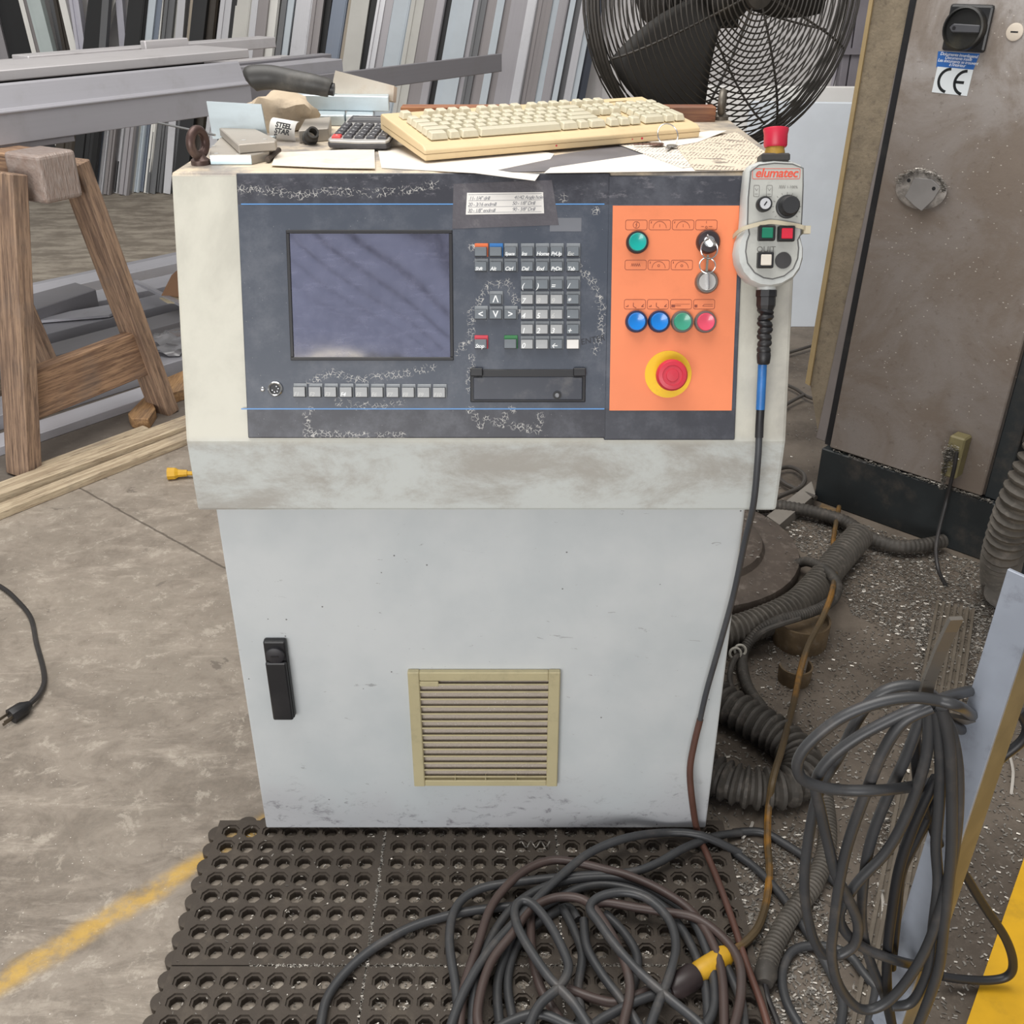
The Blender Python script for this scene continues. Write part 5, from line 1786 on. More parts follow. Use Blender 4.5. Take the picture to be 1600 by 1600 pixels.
def guard(name, sign, depth, rings):
    b = MB()
    for i in range(rings):
        t = (i + 1) / rings
        r = FR * (0.10 + 0.90 * t)
        z = sign * (0.02 + depth * math.sqrt(max(0, 1 - (0.98 * t) ** 2.6)))
        b.torus(r, 0.00165, FM @ T(0, 0, z), 56, 5)
    for k in range(8):
        a = math.radians(22 + 45 * k + (8 if sign < 0 else 0))
        pts = []
        for i in range(15):
            t = i / 14
            r = FR * (0.10 + 0.90 * t)
            z = sign * (0.02 + depth * math.sqrt(max(0, 1 - (0.98 * t) ** 2.6)) - 0.003)
            pts.append(FM @ Vector((r * math.cos(a), r * math.sin(a), z)))
        b.tube(pts, 0.0024, 5)
    return b.build(name, M_WIRE, FAN, smooth=True)


guard('front_guard', 1, 0.085, 25)
guard('rear_guard', -1, 0.085, 25)
rm_ = MB()
for z in (-0.02, -0.006, 0.006, 0.02):
    rm_.torus(FR, 0.0032, FM @ T(0, 0, z), 64, 6)
rm_.build('guard_rim', M_WIRE, FAN, smooth=True)
MB().lathe([(0.0004, 0.108), (0.03, 0.107), (0.032, 0.100), (0.030, 0.098)], 24, FM).build('guard_badge', M_WIRE, FAN, smooth=True)
MB().lathe([(0.045, -0.05), (0.05, 0.02), (0.035, 0.035), (0.0004, 0.04)], 20, FM).build('blade_hub', M_BLADE, FAN, smooth=True)
for k in range(3):
    a0_ = math.radians((218, 2, 112)[k])
    b = MB()
    nr, na = 7, 8
    for i in range(nr + 1):
        t = i / nr
        r = 0.04 + (FR * 0.90 - 0.04) * t
        sw = math.radians(30 - 4 * t)
        for j in range(na + 1):
            s = j / na * 2 - 1
            a = a0_ + sw * s + 0.25 * t
            b.v.append(FM @ Vector((r * math.cos(a), r * math.sin(a), 0.03 * s * (0.6 + 0.5 * t))))
    for i in range(nr):
        for j in range(na):
            q = i * (na + 1) + j
            b.f.append((q, q + 1, q + na + 2, q + na + 1))
    bl = b.build('fan_blade', M_BLADE, FAN, smooth=True)
    so = bl.modifiers.new('thick', 'SOLIDIFY')
    so.thickness = 0.003
MB().lathe([(0.06, -0.24), (0.075, -0.22), (0.075, -0.115), (0.05, -0.105)], 24, FM).build('motor', M_BLADE, FAN, smooth=True)
MB().box(0.03, 0.12, -0.07, -0.005, -0.20, -0.12, FM).build('switch_box', M_BLADE, FAN, bevel=0.004)
mt = FM @ Vector((0, 0, -0.17))
MB().tube([(FANX, FANY, 0.07), (FANX - .02, FANY + .02, 0.25), (mt.x, mt.y, 0.62), (mt.x, mt.y, mt.z - .05)], 0.014, 12).build('pole', paint('fan_pole', '4f4b46', 0.45, 0.4), FAN, smooth=True)
M_FBASE = paint('fan_base_dusty', '5a5048', 0.7, var=0.25, scale=12, dirt='8b8178', dirt_amt=0.45, dirt_scale=40, bump=0.3, bscale=60)
MB().lathe([(0.286, 0.0), (0.292, 0.02), (0.286, 0.034), (0.26, 0.040), (0.20, 0.044), (0.192, 0.060), (0.17, 0.068), (0.03, 0.078), (0.025, 0.10)], 48, T(FANX, FANY, 0)).build('round_base', M_FBASE, FAN, smooth=True)

# ================================================================== WHITE BOARD, FRAME POSTS
M_BRD = paint('white_board', 'dfe6ee', 0.45, var=0.05)
wl_ = at_z(1160, 515, 0)
wr_ = at_z(1400, 520, 0)
YB = at_z(1245, 511, 0).y
bt = at_y(1280, 160, YB + 0.12)
b = MB()
xl, xr = at_y(1130, 500, YB).x, at_y(1420, 500, YB).x
pts = [Vector((xl, YB, 0)), Vector((xr, YB, 0)), Vector((xr + .05, YB + 0.14, bt.z - .01)), Vector((xl + .05, YB + 0.14, bt.z))]
b.v = pts + [p + Vector((0, 0.018, 0.002)) for p in pts]
b.f = [(0, 1, 2, 3), (7, 6, 5, 4), (0, 4, 5, 1), (1, 5, 6, 2), (2, 6, 7, 3), (3, 7, 4, 0)]
tag(b.build('white_board', M_BRD, None, bevel=0.002), 'large pale blue-white sheet leaning behind the fan', 'board')
b = MB()
xl2 = at_y(1215, 170, YB + .22).x
pts = [Vector((xl - .35, YB + .16, 0)), Vector((xr, YB + .16, 0)), Vector((xr, YB + 0.24, bt.z + .04)), Vector((xl2 - .35, YB + 0.24, bt.z + .045))]
b.v = pts + [p + Vector((0, 0.018, 0.002)) for p in pts]
b.f = [(0, 1, 2, 3), (7, 6, 5, 4), (0, 4, 5, 1), (1, 5, 6, 2), (2, 6, 7, 3), (3, 7, 4, 0)]
tag(b.build('white_board', paint('white_board_b', 'ebe9e6', 0.5, var=0.04), None, bevel=0.002), 'second white sheet standing right behind the blue-white one', 'board')
M_STEEL = paint('purple_grey_steel', '8f8b92', 0.5, 0.2, var=0.12)
SF = thing('steel_rack', at_z(1330, 480, 0), 'grey-purple steel rack standing behind the white sheets', 'rack')
yF = YB + 0.55
for xa, xb_ in ((1306, 1317), (1319, 1352)):
    A, B = at_y(xa, 165, yF), at_y(xb_, 165, yF)
    MB().box(A.x, B.x, yF, yF + 0.06, 0, 2.3).build('upright', M_STEEL, SF, bevel=0.003)
A = at_y(1317, 80, yF)
MB().box(A.x - .01, at_y(1360, 80, yF).x, yF - 0.012, yF - 0.001, A.z - 0.012, A.z + 0.012).build('rail', M_STEEL, SF)
da, db = at_y(1294, 160, yF), at_y(1318, 60, yF + .06)
dz = (db - da).normalized()
MB().bar(da - dz * (da.z / max(dz.z, .1)) * .98, db + dz * 0.5, 0.012, 0.012).build('brace', M_STEEL, SF)

# ================================================================== MACHINE AT THE RIGHT
m0 = at_z(1271, 781, 0)
m1 = at_z(1545, 880, 0)
mdir = (m1 - m0).normalized()
mn_ = Vector((mdir.y, -mdir.x, 0))           # out of the front, towards the viewer
if mn_.dot(m0) > 0:
    mn_ = -mn_
lean = math.radians(3.6)
mup = (Vector((0, 0, 1)) * math.cos(lean) - mn_ * math.sin(lean)).normalized()
PLH = 0.166
MF = frame(m0, mdir, Vector((0, 0, 1)), mn_)                 # plinth frame: x along the front, y up, z outward
MD = frame(m0 + Vector((0, 0, PLH)) - mn_ * 0.004, mdir, mup)  # door frame
MDI = MD.inverted()
MDZ = (MD.to_3x3() @ Vector((0, 0, 1))).normalized()


def md(px, py, h=0.0):
    w_ = MDI @ at_plane(px, py, MD.translation + MDZ * h, MDZ)
    return w_.x, w_.y


def machine_paint():
    t = NT('dirty_machine_paint')
    o = t.obj()
    n1 = t.noise(o, 4.2, 7, 0.68, 0.6)
    n2 = t.noise(o, 45, 5, 0.72)
    s = t.t.nodes.new('ShaderNodeSeparateXYZ')
    t.t.links.new(o, s.inputs[0])
    col = t.mix(t.band(n1, 0.35, 0.62), hexc('b2aeac'), hexc('7d736a'))
    low = t.math('SUBTRACT', 1.0, t.band(t.math('ADD', s.outputs[1], t.math('MULTIPLY', n1, 0.4)), 0.85, 1.45))
    col = t.mix(t.math('MULTIPLY', low, 0.75), col, t.mix(n1, hexc('4f453d'), hexc('76695d')))
    col = t.mix(t.math('MULTIPLY', t.band(n2, 0.58, 0.68), 0.45), col, hexc('5c5148'))
    col = t.mix(t.math('MULTIPLY', t.math('LESS_THAN', t.voronoi(t.mapping(o, (1, 1.8, 1)), 50), t.math('MULTIPLY', t.noise(o, 9, 3), 0.16)), 0.7), col, hexc('cdc7bd'))
    t.bump(n2, 0.4, 0.002)
    return t.done(col, 0.6)


M_MACH = machine_paint()
M_PLIN = paint('plinth_black', '23282a', 0.55, var=0.25, scale=8, dirt='5b5148', dirt_amt=0.5, dirt_scale=7)
MAC = thing('machine_housing', m0 + mdir * 0.3 - mn_ * 0.3, 'grime-covered grey machine housing with black plinth and rotary switch', 'machine')
dw = md(1535, 768)[0]
MH = 1.75
MB().box(0, dw + 0.32, -0.0, PLH - 0.003, -0.62, 0, MF).build('plinth', M_PLIN, MAC, bevel=0.003)
MB().box(-0.004, 0.021, 0.002, MH, -0.0218, -0.019, MD).build('door_gap', M_BLACK, MAC, M=MD)
MB().box(0.020, dw, 0.004, MH, -0.0185, 0, MD).build('machine_door', M_MACH, MAC, bevel=0.003, M=MD)
MB().box(0.005, dw + 0.02, 0.0, MH + .02, -0.60, -0.022, MD).build('machine_body', M_MACH, MAC, bevel=0.004, M=MD)
# dark column right of the door, with its opening
col_ = MB()
ho = md(1560, 700)
y0c, y1c = md(1585, 800)[1], md(1600, 700)[1]
MB().box(dw + 0.003, dw + 0.05, 0.0, MH, -0.30, -0.012, MD).box(dw + 0.05, dw + 0.32, 0.16, MH, -0.30, -0.02, MD).build('side_column', M_PLIN, MAC, bevel=0.003, M=MD)
MB().box(dw + 0.05, dw + 0.32, 0.0, 0.16, -0.30, -0.16, MD).build('column_recess', M_BLACK, MAC, M=MD)
# narrow edge strip and the rough side board left of the door gap
e = [md(1283, 694), md(1268, 688), md(1424, -40), md(1444, -40)]
MB().prism(e, -0.045, -0.024, MD).build('edge_strip', paint('edge_strip_grey', '7d7673', 0.5, var=0.15, dirt='5d5650'), MAC, bevel=0.002)
e = [md(1270, 690), md(1256, 602), md(1362, -40), md(1430, -40)]
M_ROUGH = paint('rough_tan', '857966', 0.8, var=0.2, scale=20, dirt='5a5046', dirt_amt=0.6, dirt_scale=60, bump=0.7, bscale=110)
MB().prism(e, -0.050, -0.034, MD).build('side_board', M_ROUGH, MAC)
e = [md(1257, 606), md(1250, 602), md(1356, -40), md(1362, -40)]
MB().prism(e, -0.050, -0.028, MD).build('board_edge', paint('board_edge_tan', 'a48f68', 0.75, var=0.15), MAC)
# rotary main switch
c = md(1514, 45)
sw = MB().box(c[0] - .049, c[0] + .049, c[1] - .047, c[1] + .049, 0, 0.012, MD).build('switch_plate', paint('switch_black', '222325', 0.4, var=0.2, dirt='5d5650', dirt_amt=0.3), MAC, bevel=0.006, seg=2)
MB().lathe([(0.045, 0.012), (0.045, 0.036), (0.041, 0.038), (0.039, 0.028), (0.0004, 0.028)], 36, MD @ T(c[0], c[1], 0)).build('switch_dial', paint('switch_dial', '1b1c1c', 0.45, var=0.2, dirt='55503f', dirt_amt=0.4), sw, smooth=True)
MB().prism([(-0.030, 0.0), (-0.022, -0.009), (0.038, -0.008), (0.038, 0.008), (-0.022, 0.009)], 0.028, 0.039, MD @ T(c[0], c[1], 0)).build('switch_handle', paint('switch_handle', '4b4c50', 0.4), sw, bevel=0.002)
MB().lathe([(0.004, 0.0391), (0.004, 0.0396)], 12, MD @ T(c[0] - .018, c[1], 0)).build('handle_hole', M_BLACK, sw)
# stickers
e = [md(1463, 105), md(1521, 109), md(1531, 84), md(1466, 80)]
stb = MB().prism(e, 0.0001, 0.0008, MD).build('blue_sticker', paint('sticker_blue', '2d62a8', 0.4, var=0.1), MAC)
sx0, sy0 = md(1464, 92)
sx1, sy1 = md(1530, 98)
sang = math.atan2(sy1 - sy0, sx1 - sx0)
for i, s in enumerate(('Dokumente innenliegend', 'Documents inside', 'Les documents se trouvent', "\u00e0 l'int\u00e9rieur")):
    q = md(1498.5 - 0.8 * i, 86.3 + 5.2 * i)
    text('sticker_text', s, 0.0095, MD @ T(q[0], q[1], 0.001) @ Matrix.Rotation(sang, 4, 'Z'), M_INK_W, stb, align='CENTER', shear=0.2, spacing=0.9)
e = [md(1456, 144), md(1511, 150), md(1521, 109), md(1465, 104)]
ce = MB().prism(e, 0.0001, 0.0009, MD).build('conformity_sticker', paint('sticker_white', 'd3d9dc', 0.4, var=0.05), MAC)
M_INKB = paint('ink_black', '14181a', 0.45)


def ce_arc(px, py, bar_):
    q = md(px, py)
    R_ = 0.0245
    M = MD @ T(q[0], q[1], 0.001) @ Matrix.Rotation(sang * 0.5, 4, 'Z')
    b = MB()
    pts = [(R_ * math.cos(math.radians(a)), R_ * math.sin(math.radians(a))) for a in range(92, 271, 12)]
    for p, q2 in zip(pts[:-1], pts[1:]):
        b.bar(M @ Vector((*p, 0)), M @ Vector((*q2, 0)) + (M.to_3x3() @ Vector((q2[0] - p[0], q2[1] - p[1], 0))) * 0.1, 0.0062, 0.0006, M.to_3x3() @ Vector((0, 0, 1)))
    if bar_:
        b.bar(M @ Vector((-R_, 0, 0)), M @ Vector((-0.003, 0, 0)), 0.0060, 0.0006, M.to_3x3() @ Vector((0, 0, 1)))
    b.build('mark_letter', M_INKB, ce)


ce_arc(1483.5, 126, False)
ce_arc(1508.5, 129.5, True)
q = md(1586, 50)
MB().lathe([(0.018, 0), (0.018, 0.003), (0.016, 0.004), (0.0004, 0.0042)], 24, MD @ T(q[0], q[1], 0)).build('door_lock', paint('lock_cream', 'cfc4b5', 0.5), MAC, smooth=True)
MB().box(q[0] - .008, q[0] + .008, q[1] - .0015, q[1] + .0015, 0.0042, 0.0046, MD).build('lock_slot', M_BLACK, MAC)
# swarf-caked broken cap on the door
q = md(1441, 296)
cap_m = paint('swarf_caked', 'a39d97', 0.5, 0.3, var=0.4, scale=60, bump=0.8, bscale=90)
kb_ = MB().lathe([(0.062, 0.0), (0.063, 0.008), (0.055, 0.012), (0.0004, 0.012)], 28, MD @ T(q[0], q[1], 0) @ Matrix.Diagonal((1.0, 0.72, 1, 1))).build('caked_cap', cap_m, MAC, smooth=True)
MB().prism([(-.036, -.020), (-.008, -.038), (.012, -.047), (.034, -.018), (.046, .012), (.020, .028), (-.022, .026)], 0.012, 0.017, MD @ T(q[0] + .004, q[1], 0)).build('cap_plate', paint('cap_grey', '8d8a88', 0.45, 0.3, var=0.15), kb_, bevel=0.001)
for dx, dy_ in ((-.03, .018), (.034, .008)):
    MB().lathe([(0.0045, 0.017), (0.0045, 0.0176)], 10, MD @ T(q[0] + dx, q[1] + dy_, 0)).build('screw_hole', M_BLACK, kb_)
# small khaki junction box with a drooping lead
q0, q1 = md(1480, 735), md(1520, 680)
jb = MB().box(q0[0], q1[0], q0[1], q1[1], 0, 0.045, MD).build('junction_box', paint('khaki_box', '7c7350', 0.6, var=0.2, dirt='4c4636', dirt_amt=0.5, dirt_scale=20), MAC, bevel=0.004)
jl = [MD @ Vector((*md(1495, 706, .06), 0.06)), MD @ Vector((*md(1490, 730, .06), 0.055)), MD @ Vector((*md(1485, 752, .05), 0.045)), MD @ Vector((*md(1476, 790, .04), 0.035)), at_z(1463, 850, 0.05), at_z(1466, 890, 0.004), at_z(1478, 915, .004)]
MB().tube(smooth_path(jl, 6), 0.005, 8).build('lead', M_PC, jb, smooth=True)


# ================================================================== HOSES AND CORDS ON THE FLOOR
def ribbed(name, pts, r, pitch, mat, label, cat='hose', depth=0.2, group=None, k=16):
    path = smooth_path(pts, 14)
    # resample evenly
    out = [path[0]]
    acc = 0.0
    step = pitch / 4
    for p, q in zip(path[:-1], path[1:]):
        seg = (q - p).length
        while acc + seg >= step:
            t = (step - acc) / seg
            p = p.lerp(q, t)
            out.append(p)
            seg = (q - p).length
            acc = 0.0
        acc += seg
    rs = [r * (1 - depth * (0, 0.15, 1, 0.9)[i % 4]) for i in range(len(out))]
    return tag(MB().tube(out, rs, k).build(name, mat, None, smooth=True), label, cat, group)


M_HOSE = paint('hose_grey', '57524b', 0.65, var=0.25, scale=20, dirt='7d756c', dirt_amt=0.45, dirt_scale=50)
M_HOSED = paint('hose_dark', '44403b', 0.65, var=0.25, scale=20, dirt='736b63', dirt_amt=0.45, dirt_scale=50)
ribbed('corrugated_hose', [at_z(1342, 838, .05), at_z(1312, 872, .045), at_z(1285, 905, .042), at_z(1245, 945, .040), at_z(1195, 970, .040), at_z(1140, 988, .04), at_z(1090, 996, .04)], 0.037, 0.014, M_HOSE, 'thick grey corrugated hose curving round the fan base', depth=0.2)
ribbed('corrugated_hose', [at_z(1080, 1062, .04), at_z(1125, 1095, .04), at_z(1180, 1128, .04), at_z(1228, 1160, .04), at_z(1252, 1195, .04), at_z(1236, 1226, .04), at_z(1190, 1232, .04), at_z(1140, 1222, .04), at_z(1070, 1190, .04)], 0.040, 0.019, M_HOSED,
       'thick dark corrugated hose bent into a U beside the cabinet', depth=0.25)
ribbed('spiral_hose', [at_y(1640, 690, 1.86), at_y(1600, 770, 1.86), at_y(1580, 820, 1.88), at_y(1566, 870, 1.92), at_z(1562, 905, .05), at_z(1568, 925, .05)], 0.044, 0.022, M_HOSE, 'thick swarf-covered spiral hose dropping at right edge of machine', depth=0.22)
ribbed('armoured_conduit', [at_z(1262, 1165, .02), at_z(1278, 1200, .02), at_z(1290, 1260, .02), at_z(1292, 1320, .02), at_z(1272, 1380, .02), at_z(1235, 1430, .02), at_z(1210, 1475, .02), at_z(1198, 1512, .02)], 0.0165, 0.008, M_HOSE,
       'slim ribbed conduit running down the floor beside the mat')
CE_ = thing('conduit_lead', at_z(1197, 1530, 0), 'dark conduit end fitting with thin lead near the mat corner', 'cable end')
MB().tube([at_z(1199, 1506, .02), at_z(1196, 1525, .02), at_z(1195, 1538, .02)], [0.016, 0.0175, 0.012], 12).build('fitting', M_HOSED, CE_, smooth=True)
MB().tube(smooth_path([at_z(1195, 1534, .02), at_z(1200, 1560, .008), at_z(1212, 1590, .006), at_z(1226, 1630, .006)], 6), 0.0046, 8).build('lead', M_PC, CE_, smooth=True)
ribbed('thin_hose', [at_z(1222, 890, .015), at_z(1248, 880, .03), at_z(1265, 878, .05), at_z(1292, 892, .07), at_z(1308, 915, .085), at_z(1298, 940, .085), at_z(1262, 958, .085), at_z(1215, 970, .08), at_z(1180, 992, .05), at_z(1160, 1025, .02), at_z(1166, 1068, .02), at_z(1186, 1100, .03), at_z(1215, 1135, .03)],
       0.0125, 0.006, M_HOSED, 'slender grey hose looping over the thick corrugated hose', depth=0.12)
tag(MB().tube(smooth_path([at_z(1250, 966, .085), at_z(1195, 985, .07), at_z(1168, 1010, .03), at_z(1148, 1030, .03), at_z(1140, 1060, .02), at_z(1150, 1090, .02), at_z(1168, 1115, .03)], 7), 0.0065, 8).build('thin_cable', M_HOSED, None, smooth=True),
    'thin dark cable alongside the slender hose', 'cable')
sp = at_z(1150, 1012, .05)
tag(MB().torus(0.012, 0.003, T(sp.x, sp.y, .035) @ Matrix.Rotation(1.2, 4, 'X'), 18, 6).torus(0.012, 0.003, T(sp.x + .012, sp.y + .008, .037) @ Matrix.Rotation(1.1, 4, 'X'), 18, 6).build('white_clip', paint('clip_white', 'b9b5aa', 0.4), None, smooth=True),
    'small white spiral clip on the hose beside the cabinet edge', 'clip')
ribbed('thin_hose', [at_z(1150, 800, .03), at_z(1195, 792, .03), at_z(1225, 792, .03), at_z(1270, 800, .03), at_z(1320, 815, .03), at_z(1355, 838, .03), at_z(1400, 853, .03), at_z(1440, 852, .03), at_z(1475, 845, .03)], 0.018, 0.012, M_HOSED, 'dark hose running along the foot of the machine plinth', depth=0.1)
M_CB = paint('cord_grey', '4a4540', 0.55, var=0.2)
tag(MB().tube(smooth_path([at_z(1130, 812, .02), at_z(1180, 795, .02), at_z(1220, 775, .03), at_z(1252, 760, .03), at_z(1256, 742, .03), at_z(1236, 730, .02), at_z(1215, 735, .02), at_z(1222, 752, .02), at_z(1245, 765, .02), at_z(1275, 778, .03)], 8), 0.0065, 8).build('looped_cord', M_CB, None, smooth=True),
    'dark cord with one loop between cabinet and machine', 'cord')
tag(MB().tube(smooth_path([at_z(1200, 590, .02), at_z(1240, 606, .02), at_z(1262, 620, .02), at_z(1290, 628, .02)], 6), 0.006, 8).tube(smooth_path([at_z(1205, 650, .02), at_z(1232, 630, .02), at_z(1256, 617, .025)], 6), 0.006, 8).build('power_cable', M_CB, None, smooth=True),
    'forked dark cord on the floor below the rough side board', 'cord')
tag(MB().tube(smooth_path([at_z(1200, 560, .02), at_z(1246, 547, .02), at_z(1300, 530, .02)], 6), 0.006, 8).build('power_cable', M_CB, None, smooth=True), 'straight dark cord behind the rough side board', 'cord')
M_ORC = paint('cord_orange', '5a4a31', 0.55, var=0.3, scale=9, dirt='a8731c', dirt_amt=0.9, dirt_scale=6)
ORC = thing('orange_cord', at_z(1215, 1200, 0), 'dirty orange extension cord running from machine to the mat', 'extension cord')
oc = [at_z(1311, 792, .03), at_z(1306, 820, .03), at_z(1302, 850, .03), at_z(1306, 885, .04), at_z(1300, 925, .11), at_z(1285, 965, .10), at_z(1262, 1010, .08), at_z(1250, 1050, .05), at_z(1242, 1090, .04), at_z(1232, 1130, .07), at_z(1220, 1175, .095), at_z(1208, 1215, .09),
      at_z(1201, 1260, .03), at_z(1199, 1310, .012), at_z(1202, 1360, .012), at_z(1198, 1405, .012), at_z(1186, 1446, .020), at_z(1165, 1472, .026), at_z(1140, 1488, .026)]
MB().tube(smooth_path(oc, 7), 0.0065, 8).build('cord', M_ORC, ORC, smooth=True)
pa_, pb_ = at_z(1142, 1487, .036), at_z(1088, 1522, .036)
MB().tube([pa_, pa_.lerp(pb_, .2), pa_.lerp(pb_, .9), pb_], [0.010, 0.0165, 0.0165, 0.014], 10).build('yellow_socket', M_YEL, ORC, smooth=True)
pc_ = at_z(1046, 1548, .036)
MB().tube([pb_ + (pb_ - pa_) * .02, pb_.lerp(pc_, .1), pb_.lerp(pc_, .75), pc_], [0.017, 0.0195, 0.0185, 0.011], 12).build('dark_plug', paint('plug_brown', '3b3131', 0.45, var=0.25), ORC, smooth=True)

# rusty ring bracket
rb_ = at_z(1252, 1010, 0)
M_RUST = paint('rusty_brown', '6f5d45', 0.7, 0.2, var=0.3, scale=25, dirt='8f8578', dirt_amt=0.35, dirt_scale=60)
RB = thing('pipe_bracket', (rb_.x, rb_.y, 0), 'rusty half-open pipe bracket lying on the dirty floor', 'bracket')
MB().lathe([(0.060, 0.0), (0.062, 0.062), (0.057, 0.062), (0.055, 0.003)], 22, T(rb_.x, rb_.y + 0.02, 0), cap=False, a0=math.radians(170), a1=math.radians(395)).build('upper_shell', M_RUST, RB, smooth=True)
MB().lathe([(0.058, 0.050), (0.0004, 0.050)], 22, T(rb_.x, rb_.y + 0.02, 0), cap=False).build('shell_floor', M_RUST, RB)
c2 = at_z(1240, 1062, 0)
MB().lathe([(0.034, 0.0), (0.036, 0.040), (0.032, 0.040), (0.030, 0.002)], 20, T(c2.x, c2.y, 0), cap=False, a0=math.radians(170), a1=math.radians(385)).build('lower_shell', M_RUST, RB, smooth=True)
# wooden blocks under the machine corner
b = MB().prism([(q.x, q.y) for q in (at_z(1198, 806, .03), at_z(1218, 820, .03), at_z(1274, 772, .03), at_z(1268, 752, .03))], 0, 0.03)
tag(b.build('shim_plate', paint('plate_dusty', '8b857d', 0.6, var=0.15, dirt='5d564e')), 'dusty grey flat shim under the machine corner', 'shim')
b = MB().prism([(q.x, q.y) for q in (at_z(1276, 800, .02), at_z(1302, 810, .02), at_z(1308, 796, .02), at_z(1284, 786, .02))], 0, 0.02)
tag(b.build('wood_shim', wood('shim_wood', '5c4a33', '7d684a', 'X')), 'small brown wood shim beside the machine plinth', 'shim')

# ================================================================== RUBBER MAT
M_MAT = paint('mat_rubber', '463e36', 0.75, var=0.15, scale=10, dirt='5f564b', dirt_amt=0.45, dirt_scale=25, bump=0.25, bscale=300)
MATT = 0.016
SEC = 0.299
PIT = 0.0352
MX0 = -0.521
MY0 = 1.338                     # back edge


def oct_pts(r, cx, cy, n=8):
    return [(cx + r * math.cos(math.pi / n + 2 * math.pi * k / n), cy + r * math.sin(math.pi / n + 2 * math.pi * k / n)) for k in range(n)]


def mat_section():
    """one square of the mat, lower left corner at 0,0: 8 x 8 stepped octagonal holes"""
    b = MB()
    z = MATT
    m = (SEC - 8 * PIT) / 2 - 0.001
    lo, hi = 0.001, SEC - 0.001
    # plain margins
    for (x0, x1, y0, y1) in ((lo, hi, lo, lo + m), (lo, hi, hi - m, hi), (lo, lo + m, lo + m, hi - m), (hi - m, hi, lo + m, hi - m)):
        b.add([(x0, y0, z), (x1, y0, z), (x1, y1, z), (x0, y1, z)], [(0, 1, 2, 3)])
    b.add([(lo, lo, 0), (hi, lo, 0), (hi, hi, 0), (lo, hi, 0), (lo, lo, z), (hi, lo, z), (hi, hi, z), (lo, hi, z)], [(0, 1, 5, 4), (1, 2, 6, 5), (2, 3, 7, 6), (3, 0, 4, 7)])
    st = (hi - lo - 2 * m) / 8
    for i in range(8):
        for j in range(8):
            cx, cy = lo + m + st * (i + .5), lo + m + st * (j + .5)
            h = st / 2
            sq = []
            for (a, c) in ((h, 0.4142 * h), (0.4142 * h, h), (-0.4142 * h, h), (-h, 0.4142 * h), (-h, -0.4142 * h), (-0.4142 * h, -h), (0.4142 * h, -h), (h, -0.4142 * h)):
                sq.append((cx + a, cy + c))
            R1, R2 = 0.0158, 0.0118
            o1 = oct_pts(R1, cx, cy)
            o1 = [(cx + R1 * math.cos(math.radians(22.5 + 45 * k)), cy + R1 * math.sin(math.radians(22.5 + 45 * k))) for k in range(8)]
            o2 = [(cx + R2 * math.cos(math.radians(22.5 + 45 * k)), cy + R2 * math.sin(math.radians(22.5 + 45 * k))) for k in range(8)]
            vs = [(*p, z) for p in sq] + [(*p, z) for p in o1] + [(*p, z - 0.0035) for p in o1] + [(*p, z - 0.0035) for p in o2] + [(*p, 0.0005) for p in o2]
            vs += [(cx + h, cy + h, z), (cx - h, cy + h, z), (cx - h, cy - h, z), (cx + h, cy - h, z)]
            fs = []
            for r in range(4):
                for k in range(8):
                    k2 = (k + 1) % 8
                    fs.append((r * 8 + k, r * 8 + k2, (r + 1) * 8 + k2, (r + 1) * 8 + k))
            fs += [(0, 40, 1), (2, 41, 3), (4, 42, 5), (6, 43, 7)]
            b.add(vs, fs)
    return b


MAT = thing('rubber_mat', (MX0 + SEC * 1.5, MY0 - SEC * 1.2, 0), 'dark perforated rubber floor mat in front of the cabinet', 'mat')
sec0 = mat_section()
sec0.v = [p + Vector((MX0, MY0 - SEC, 0)) for p in sec0.v]
S0 = sec0.build('mat_section', M_MAT, MAT)
for i in range(3):
    for j in range(3):
        if i or j:
            clone(S0, MAT, (i * SEC, -j * SEC, 0))
arc = [(MX0 + 0.003 - 0.0165 * math.sin(math.pi * k / 8), MY0 - 0.028 - 0.0165 * math.cos(math.pi * k / 8)) for k in range(9)]
SC0 = MB().prism(arc, 0.0, 0.0125).build('edge_scallop', M_MAT, MAT)
for j in range(1, 24):
    if 0.028 + 0.0365 * j < 3 * SEC:
        clone(SC0, MAT, (0, -0.0365 * j, 0))
arc = [(MX0 + 0.05 + 0.0165 * math.cos(math.pi * k / 8), MY0 - 0.003 + 0.0145 * math.sin(math.pi * k / 8)) for k in range(9)]
SC1 = MB().prism(arc, 0.0, 0.0125).build('edge_scallop', M_MAT, MAT)
clone(SC1, MAT, (0.0365, 0, 0))

# ================================================================== CABLE PILE ON THE MAT
M_CAB = paint('cable_grey', '3d3e40', 0.42, var=0.2, scale=9, dirt='6d6660', dirt_amt=0.35, dirt_scale=12)
M_CABR = paint('cable_reddish', '4c3e3a', 0.45, var=0.2, scale=9, dirt='4a4644', dirt_amt=0.5, dirt_scale=12)
PILE = thing('cable_coil', at_z(900, 1500, 0), 'tangled coil of grey cable lying on the rubber mat', 'cable coil')


def c6(x, y):
    return 480 + x * 0.475, 1280 + y * 0.475


def strand(pts, z, parent, r=0.0072, mat=None, name='cable_strand', conv=c6, per=7):
    P = []
    n = len(pts)
    for i, p in enumerate(pts):
        zz = p[2] if len(p) > 2 else z
        P.append(at_z(*conv(p[0], p[1]), zz))
    return MB().tube(smooth_path(P, per), r, 9).build(name, mat or M_CAB, parent, smooth=True)


